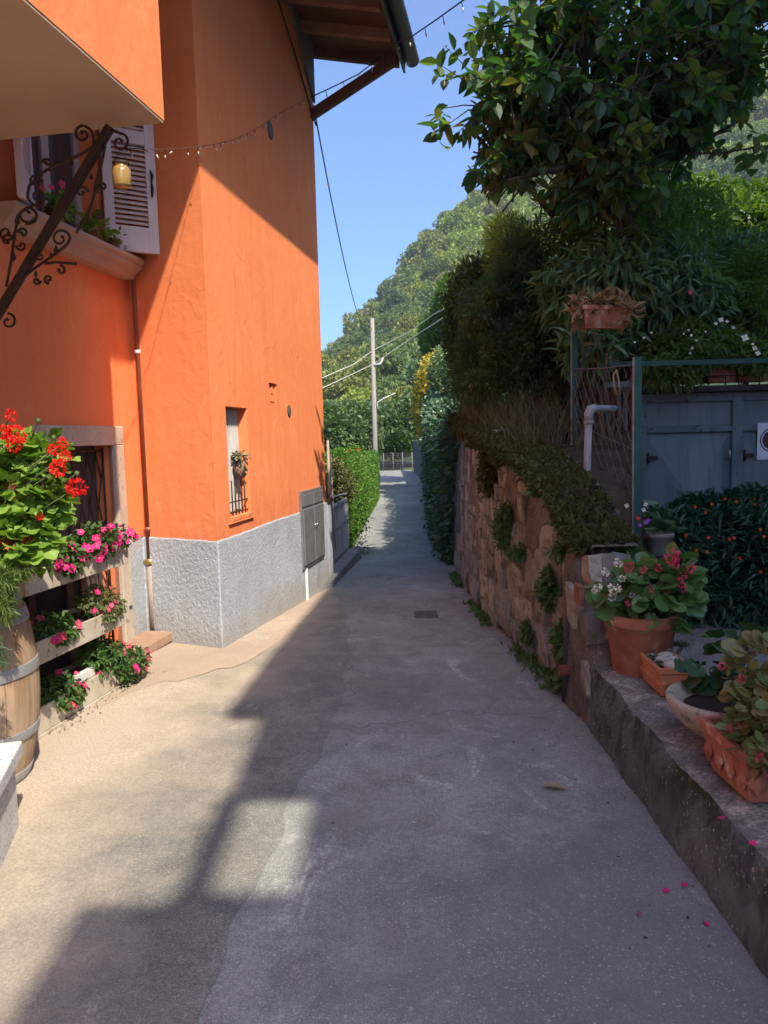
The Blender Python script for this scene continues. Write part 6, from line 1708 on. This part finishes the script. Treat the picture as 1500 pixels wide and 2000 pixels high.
# stone bowl
bwc = np.array([1.385, 3.06, .335])
sb_ = thing('stone_bowl', bwc, 'round white-washed stone bowl half filled with soil on the terrace edge', 'bowl')
m_bowl = M('limed_stone', (.33, .28, .20), (.48, .43, .34), 8, .85, .4, 40, spots=(.20, .19, .18), spot_scale=22)
mb = MB(); mb.lathe([(0, 0), (.08, .0), (.14, .03), (.20, .085), (.23, .14), (.238, .165), (.228, .178), (.206, .172), (.192, .145), (.10, .10)], bwc, 48); mb.build('bowl_body', m_bowl, sb_)
mb = MB(); mb.lathe([(0, .135), (.08, .14), (.192, .13)], bwc, 24); mb.build('soil', m_soil, sb_)
t_ = thing('broad_leaved_plant', bwc+[0, .1, .15], 'dark plant with large round leaves in the stone bowl', 'plant')
P, D, g = shell([(1.55, 3.22, .62, .16, .10, .11), (1.38, 3.24, .58, .07, .07, .06)], 60, .5, 411)
leaf_parts('leaf', 'ger2', L_LOBED, P, D+[-.1, -.6, -.2], g.uniform(.07, .11, len(P)), leafmat('dark_round_leaves', [(.02, .06, .02), (.035, .085, .03), (.05, .11, .04)], .45, .2), t_, g.uniform(-.5, .5, len(P)))
limbs(t_, bwc+[0, .1, .14], [(1.56, 3.24, .58, .13, .09, .09)], 12, .005, leafmat_stem, 3, 'stems')
rosette(t_, at(1375, 1245, 3.6), .05, 8, L_OVATE, lm_bego)
# large rectangular planter with begonias
nb2_ = G(1455, 1578, .33)
px_, pcn, p1_, p2_ = boxpot('planter_box', 'large terracotta planter with relief ornament at the right edge', nb2_, (-.03, 1, 0), .34, .30, .19, m_terra, .03, .018, relief=4)
be = [tuple(pcn+[.02, -.08, .29])+(.17, .16, .12), tuple(pcn+[.03, .06, .36])+(.13, .14, .15), tuple(pcn+[-.07, -.12, .21])+(.09, .14, .08), tuple(pcn+[.05, -.22, .22])+(.13, .07, .09)]
bg2 = bedding('begonia', 'reddish-leaved begonia with pink and white flowers filling the large planter at the right edge', be, 560, 0, L_ROUND, .040, lm_bego2, me_rose, .03, 402, face=(-.5, -.75, .45), droop=.35, lo=.3, parts=420, key='beg2')
g = np.random.default_rng(15)
for i in range(26):
    p, d = on_shell(be, g, np.array([-.5, -.7, .5])); k = 1 if (d[2] > .5 and i % 2) else 0
    put('flower_cluster', hm_w if k else hm_p, p+d*.015, (-.2, -.7, .6), g.uniform(.011, .02), bg2, i)

# hosta pot by the green post and its neighbours
hc = at(1288, 1083, 4.85); 
pot('flower_pot', 'grey carved stone pot with a hosta just right of the near green post', hc, .085, .14, M('grey_pot_stone', (.14, .13, .12), (.24, .22, .20), 16, .85, .5, 50))
t_ = thing('hosta', hc+[0, 0, .13], 'broad grey-green hosta leaves in the stone pot beside the green post', 'plant')
for i, (dx, dz, s) in enumerate([(-.10, -.02, .13), (-.03, .03, .13), (.05, .04, .12), (.12, .0, .11), (-.08, -.08, .11), (.02, .08, .10), (.09, .05, .1)]):
    put('leaf', np_mesh('leaf', L_ROUND[0]*[.85, 1, 1], L_ROUND[1], None, True, [lm_ivy]), hc+[0, 0, .16], (dx*8, -.5, dz*6+.15), s, t_, .2*i)
hc2 = at(1237, 1085, 5.05)
pot('flower_pot', 'dark flower pot behind the near green post', hc2, .09, .14, m_rackd)
t_ = thing('purple_flowers', hc2+[0, 0, .13], 'thin plant with small purple flowers behind the near green post', 'plant')
foliage(t_, [EL(1205, 1010, 5.1, 40, 45, .1), EL(1255, 1015, 5.1, 30, 40, .1), EL(1165, 1000, 5.6, 40, 50, .12)], 420, L_OVAL4, .07, lm_ivy, 421, lo=.2)
limbs(t_, hc2+[0, 0, .13], [EL(1240, 1010, 5.1, 60, 45, .1)], 12, .005, leafmat_stem, 4, 'stems')
for (px, py, k) in ((1246, 1012, 0), (1261, 985, 1), (1257, 996, 1), (1267, 1016, 2), (1250, 1026, 2), (1263, 1020, 2), (1224, 988, 1)):
    put('flower', (me_or, me_white, me_pur)[k], at(px, py, 4.85), (-.1, -1, .2), .016, t_, px)
t_ = thing('slate_piece', at(1268, 1108, 4.6), 'blue-grey slate slab behind the begonia of the large round pot', 'slate')
mb = MB(); c = at(1268, 1118, 4.6); mb.box((c[0]-.09, c[1], c[2]-.15), (c[0]+.08, c[1]+.03, c[2]+.03)); mb.build('slab', M('blue_slate', (.12, .14, .19), (.16, .18, .23), 9, .7), t_, bevel=.015)
# dark shrub with small red flowers before the garage
rs = [EL(1400, 1110, 5.6, 110, 115, .55), EL(1300, 1090, 5.5, 70, 95, .4), EL(1480, 1090, 5.4, 80, 110, .5), EL(1370, 1010, 5.8, 60, 45, .3), EL(1470, 1000, 5.8, 80, 45, .3), EL(1320, 1170, 5.1, 50, 50, .25), EL(1440, 1180, 5.1, 90, 45, .3)]
t_ = shrub('flowering_shrub', 'dark green shrub dotted with small red flowers in front of the garage doors', rs, 15000, L_LANCE, .085, lm_red, 431, base=(2.6, 5.6, .32), rand=.8, lo=.45)
for (px, py) in ((1416, 974), (1390, 985), (1438, 980), (1473, 976), (1474, 985), (1358, 990), (1378, 1001), (1340, 1046), (1384, 1050), (1434, 1051), (1425, 1053), (1485, 1034), (1492, 1048), (1486, 1117), (1498, 1112), (1398, 1209), (1425, 1222), (1381, 1078), (1445, 1090), (1360, 1075)):
    put('flower', me_or, at(px, py, 5.02 if py > 1000 else 5.45), (-.2, -.9, .3), .013, t_, px)
# window box with dead leaves on the far green post
wbc = at(1168, 640, 6.2)
hb, hbc, h1, h2 = boxpot('window_box', 'ribbed terracotta window box on top of the far green post', wbc+[-.20, -.08, -.03], (1, .12, 0), .40, .17, .17, m_terra, .045, .012)
for i in range(19):
    x = -.17+.34*i/18; a = hbc+h1*x-h2*.0; zb_ = wbc[2]-.03
    s0 = np.array([hbc[0]+h1[0]*x, hbc[1]+h1[1]*x, 0])
    side = -1 if h2[1] > 0 else 1
    mb = MB(); mb.tube([s0*1+h2*side*(.085-.038)+[0, 0, zb_+.015], s0*1.0+h2*side*(.085-.006)+[0, 0, zb_+.125]], .005, 5); mb.build('rib', m_terra, hb)
lm_dead = leafmat('withered_leaves', [(.16, .09, .045), (.30, .19, .11), (.42, .30, .2)], .85, .2, .1)
t_ = thing('withered_plant', hbc+[0, 0, .17], 'withered pale brown leaves drooping over the window box on the post', 'plant')
P, D, g = shell([tuple(hbc+[0, 0, .19])+(.22, .10, .05), tuple(hbc+[-.19, 0, .13])+(.05, .09, .09), tuple(hbc+[.17, -.04, .14])+(.06, .07, .08), tuple(hbc+[.05, -.03, .22])+(.12, .06, .04)], 300, .3, 441)
leaf_parts('withered_leaf', 'dead', strip_leaf([(0, .03), (.25, .18), (.5, .12), (.75, .2), (1, .03)], .9, -.9), P, D*.6+g.normal(size=D.shape)*.7+[0, 0, -.2], g.uniform(.05, .10, len(P)), lm_dead, t_, g.uniform(0, 6, len(P)))
# planters on the garage roof with railing
pl = ['leftmost terracotta trough on the garage roof, half hidden by trailing leaves', 'second terracotta trough on the garage roof, under hanging leaves', 'third terracotta trough on the garage roof, with a bare front', 'rightmost terracotta trough on the garage roof at the picture edge']
for i, (xa, xb) in enumerate([(2.36, 2.62), (2.66, 2.98), (3.0, 3.28), (3.30, 3.60)]):
    bp = boxpot('roof_planter', pl[i], (xa, GY-.06, 2.03), (1, 0, 0), xb-xa, .17, .16, m_terra, .012, .012, group='troughs on the garage roof')
rl = thing('roof_railing', (3.2, GY-.1, 2.0), 'thin dark iron railing holding the planters on the garage roof', 'railing')
mb = MB(); mb.tube([(2.9, GY-.085, 2.085), (4.2, GY-.085, 2.09)], .006, 6); mb.build('rail', m_iron, rl)
for x in (3.0, 3.16, 3.31, 3.47, 3.63):
    mb = MB(); mb.tube([(x, GY-.085, 2.0), (x, GY-.085, 2.09)], .006, 6); mb.build('baluster', m_iron, rl)
tl = [('ivy-like plant trailing over the left roof planters', [EL(1300, 715, 6.95, 55, 28, .15), EL(1340, 705, 7.0, 50, 35, .15), EL(1330, 740, 6.9, 40, 22, .08), EL(1285, 745, 6.92, 25, 20, .06), EL(1370, 690, 7.0, 50, 30, .15)], 1500, L_LANCE, .075, lm_fern), ('pale bushy plant with white flowers over the left roof planters', [EL(1300, 680, 7.2, 55, 26, .15), EL(1340, 655, 7.3, 45, 35, .2)], 1700, L_OVAL4, .05, lm_bright), ('green plant with white roses over the right roof planters', [EL(1450, 690, 7.1, 70, 30, .2), EL(1410, 670, 7.3, 50, 30, .2), EL(1480, 715, 7.0, 40, 18, .1)], 1700, L_OVAL4, .055, lm_fern)]
for i, (lb, es, n, lf, sz, mt) in enumerate(tl):
    t_ = shrub('roof_plant', lb, es, n, lf, sz, mt, 450+i, base=(es[0][0], GY, 2.15), cat='plant', group='plants on the garage roof', droop=.4)
    W3 = {1: [(1258, 660, .02), (1240, 668, .018), (1272, 650, .016), (1345, 645, .018), (1350, 655, .02), (1360, 665, .018), (1352, 680, .022), (1348, 690, .018), (1378, 648, .014), (1335, 652, .014)], 2: [(1455, 660, .05), (1474, 680, .035), (1480, 690, .035), (1408, 625, .035), (1398, 632, .025), (1420, 628, .025), (1432, 640, .02), (1470, 672, .02)]}.get(i, [])
    for (px, py, s) in W3: put('flower', me_white, at(px, py, 6.85), (-.2, -.9, .3), s*.72, t_, px)
put('flower', me_rose, at(1348, 571, 6.9), (-.1, -1, .1), .022, bpy.data.objects['nandina_bush'])

# ------------------------------------------------------------------ small things on the lane
fl = G(1082, 1541, .004); mb = MB()
A, Fq = cloud_arrays(strip_leaf([(0, .02), (.2, .17), (.45, .25), (.7, .22), (.9, .1), (1, .01)], .25, -.12), np.array([fl+[-.055, .01, .012]]), np.array([[1, -.12, 0.02]]), .115, np.array([.12]))
o = link('fallen_leaf', np_mesh('fallen_leaf', A-fl, Fq, None, True, [M('dry_leaf', (.24, .175, .10), (.32, .24, .15), 30, .8)]), None); o.location = tuple(fl); tag(o, 'single dry brown leaf lying on the lane', 'leaf')
dcv = thing('drain_cover', G(832, 1200, .004), 'small dark square drain cover set in the lane', 'drain cover')
mb = MB(); c = G(832, 1200, gz(7)); c[2] = gz(c[1])+.006
mb.box((c[0]-.11, c[1]-.17, c[2]-.02), (c[0]+.11, c[1]+.17, c[2]+.002)); mb.build('frame', M('dusty_iron', (.06, .06, .06), (.12, .12, .115), 14, .8), dcv)
for i in range(7):
    mb = MB(); x = c[0]-.09+.03*i; mb.box((x-.010, c[1]-.14, c[2]+.0025), (x+.010, c[1]+.14, c[2]+.006)); mb.build('grate_bar', bpy.data.materials['dusty_iron'], dcv)
me_pt = np_mesh('petal', L_OVAL4[0]*[1.6, 1, 1], L_OVAL4[1], None, False, [fm_pink])
ppl = ['fallen pink petal on the lane nearest the middle of the lane', 'fallen pink petal on the lane left of the wall foot', 'fallen pink petal on the lane beside a dark crumb', 'fallen pink petal on the lane lowest of the group', 'fallen pink petal on top of the low wall edge', 'fallen pink petal on the low wall nearest the right edge']
for i, (px, py, z) in enumerate(((1242, 1786, .004), (1309, 1743, .004), (1341, 1735, .004), (1374, 1802, .004), (1408, 1603, .335), (1480, 1652, .335))):
    p = G(px, py, z); o = put('fallen_petal', me_pt, p+[0, 0, .006], (g.normal(), g.normal(), .1), .026, None, .3); tag(o, ppl[i], 'petal', 'fallen pink petals')
g = np.random.default_rng(91); n = 270
Pn = np.concatenate([np.stack([g.uniform(.6, 1.07, 60), g.uniform(1.8, 4.2, 60)], 1), np.stack([g.uniform(-2.6, 1.0, 50), g.uniform(1.8, 8, 50)], 1), np.array([HP(a, b, 0)[:2] for a, b in zip(g.normal(-.24, .05, 160), g.uniform(-1.9, -.7, 160))])])
Pn = np.hstack([Pn, np.array([gz(a) for a in Pn[:, 1]])[:, None]+.012])
cloud('litter', L_TRI, Pn, np.hstack([g.normal(size=(n, 2)), .1*g.normal(size=(n, 1))]), g.uniform(.006, .018, n), leafmat('litter_bits', [(.03, .02, .015), (.09, .06, .04), (.2, .15, .1)], .9, 0), None, g.uniform(0, 6, n), kind='stuff', loc=(0, 4, 0))
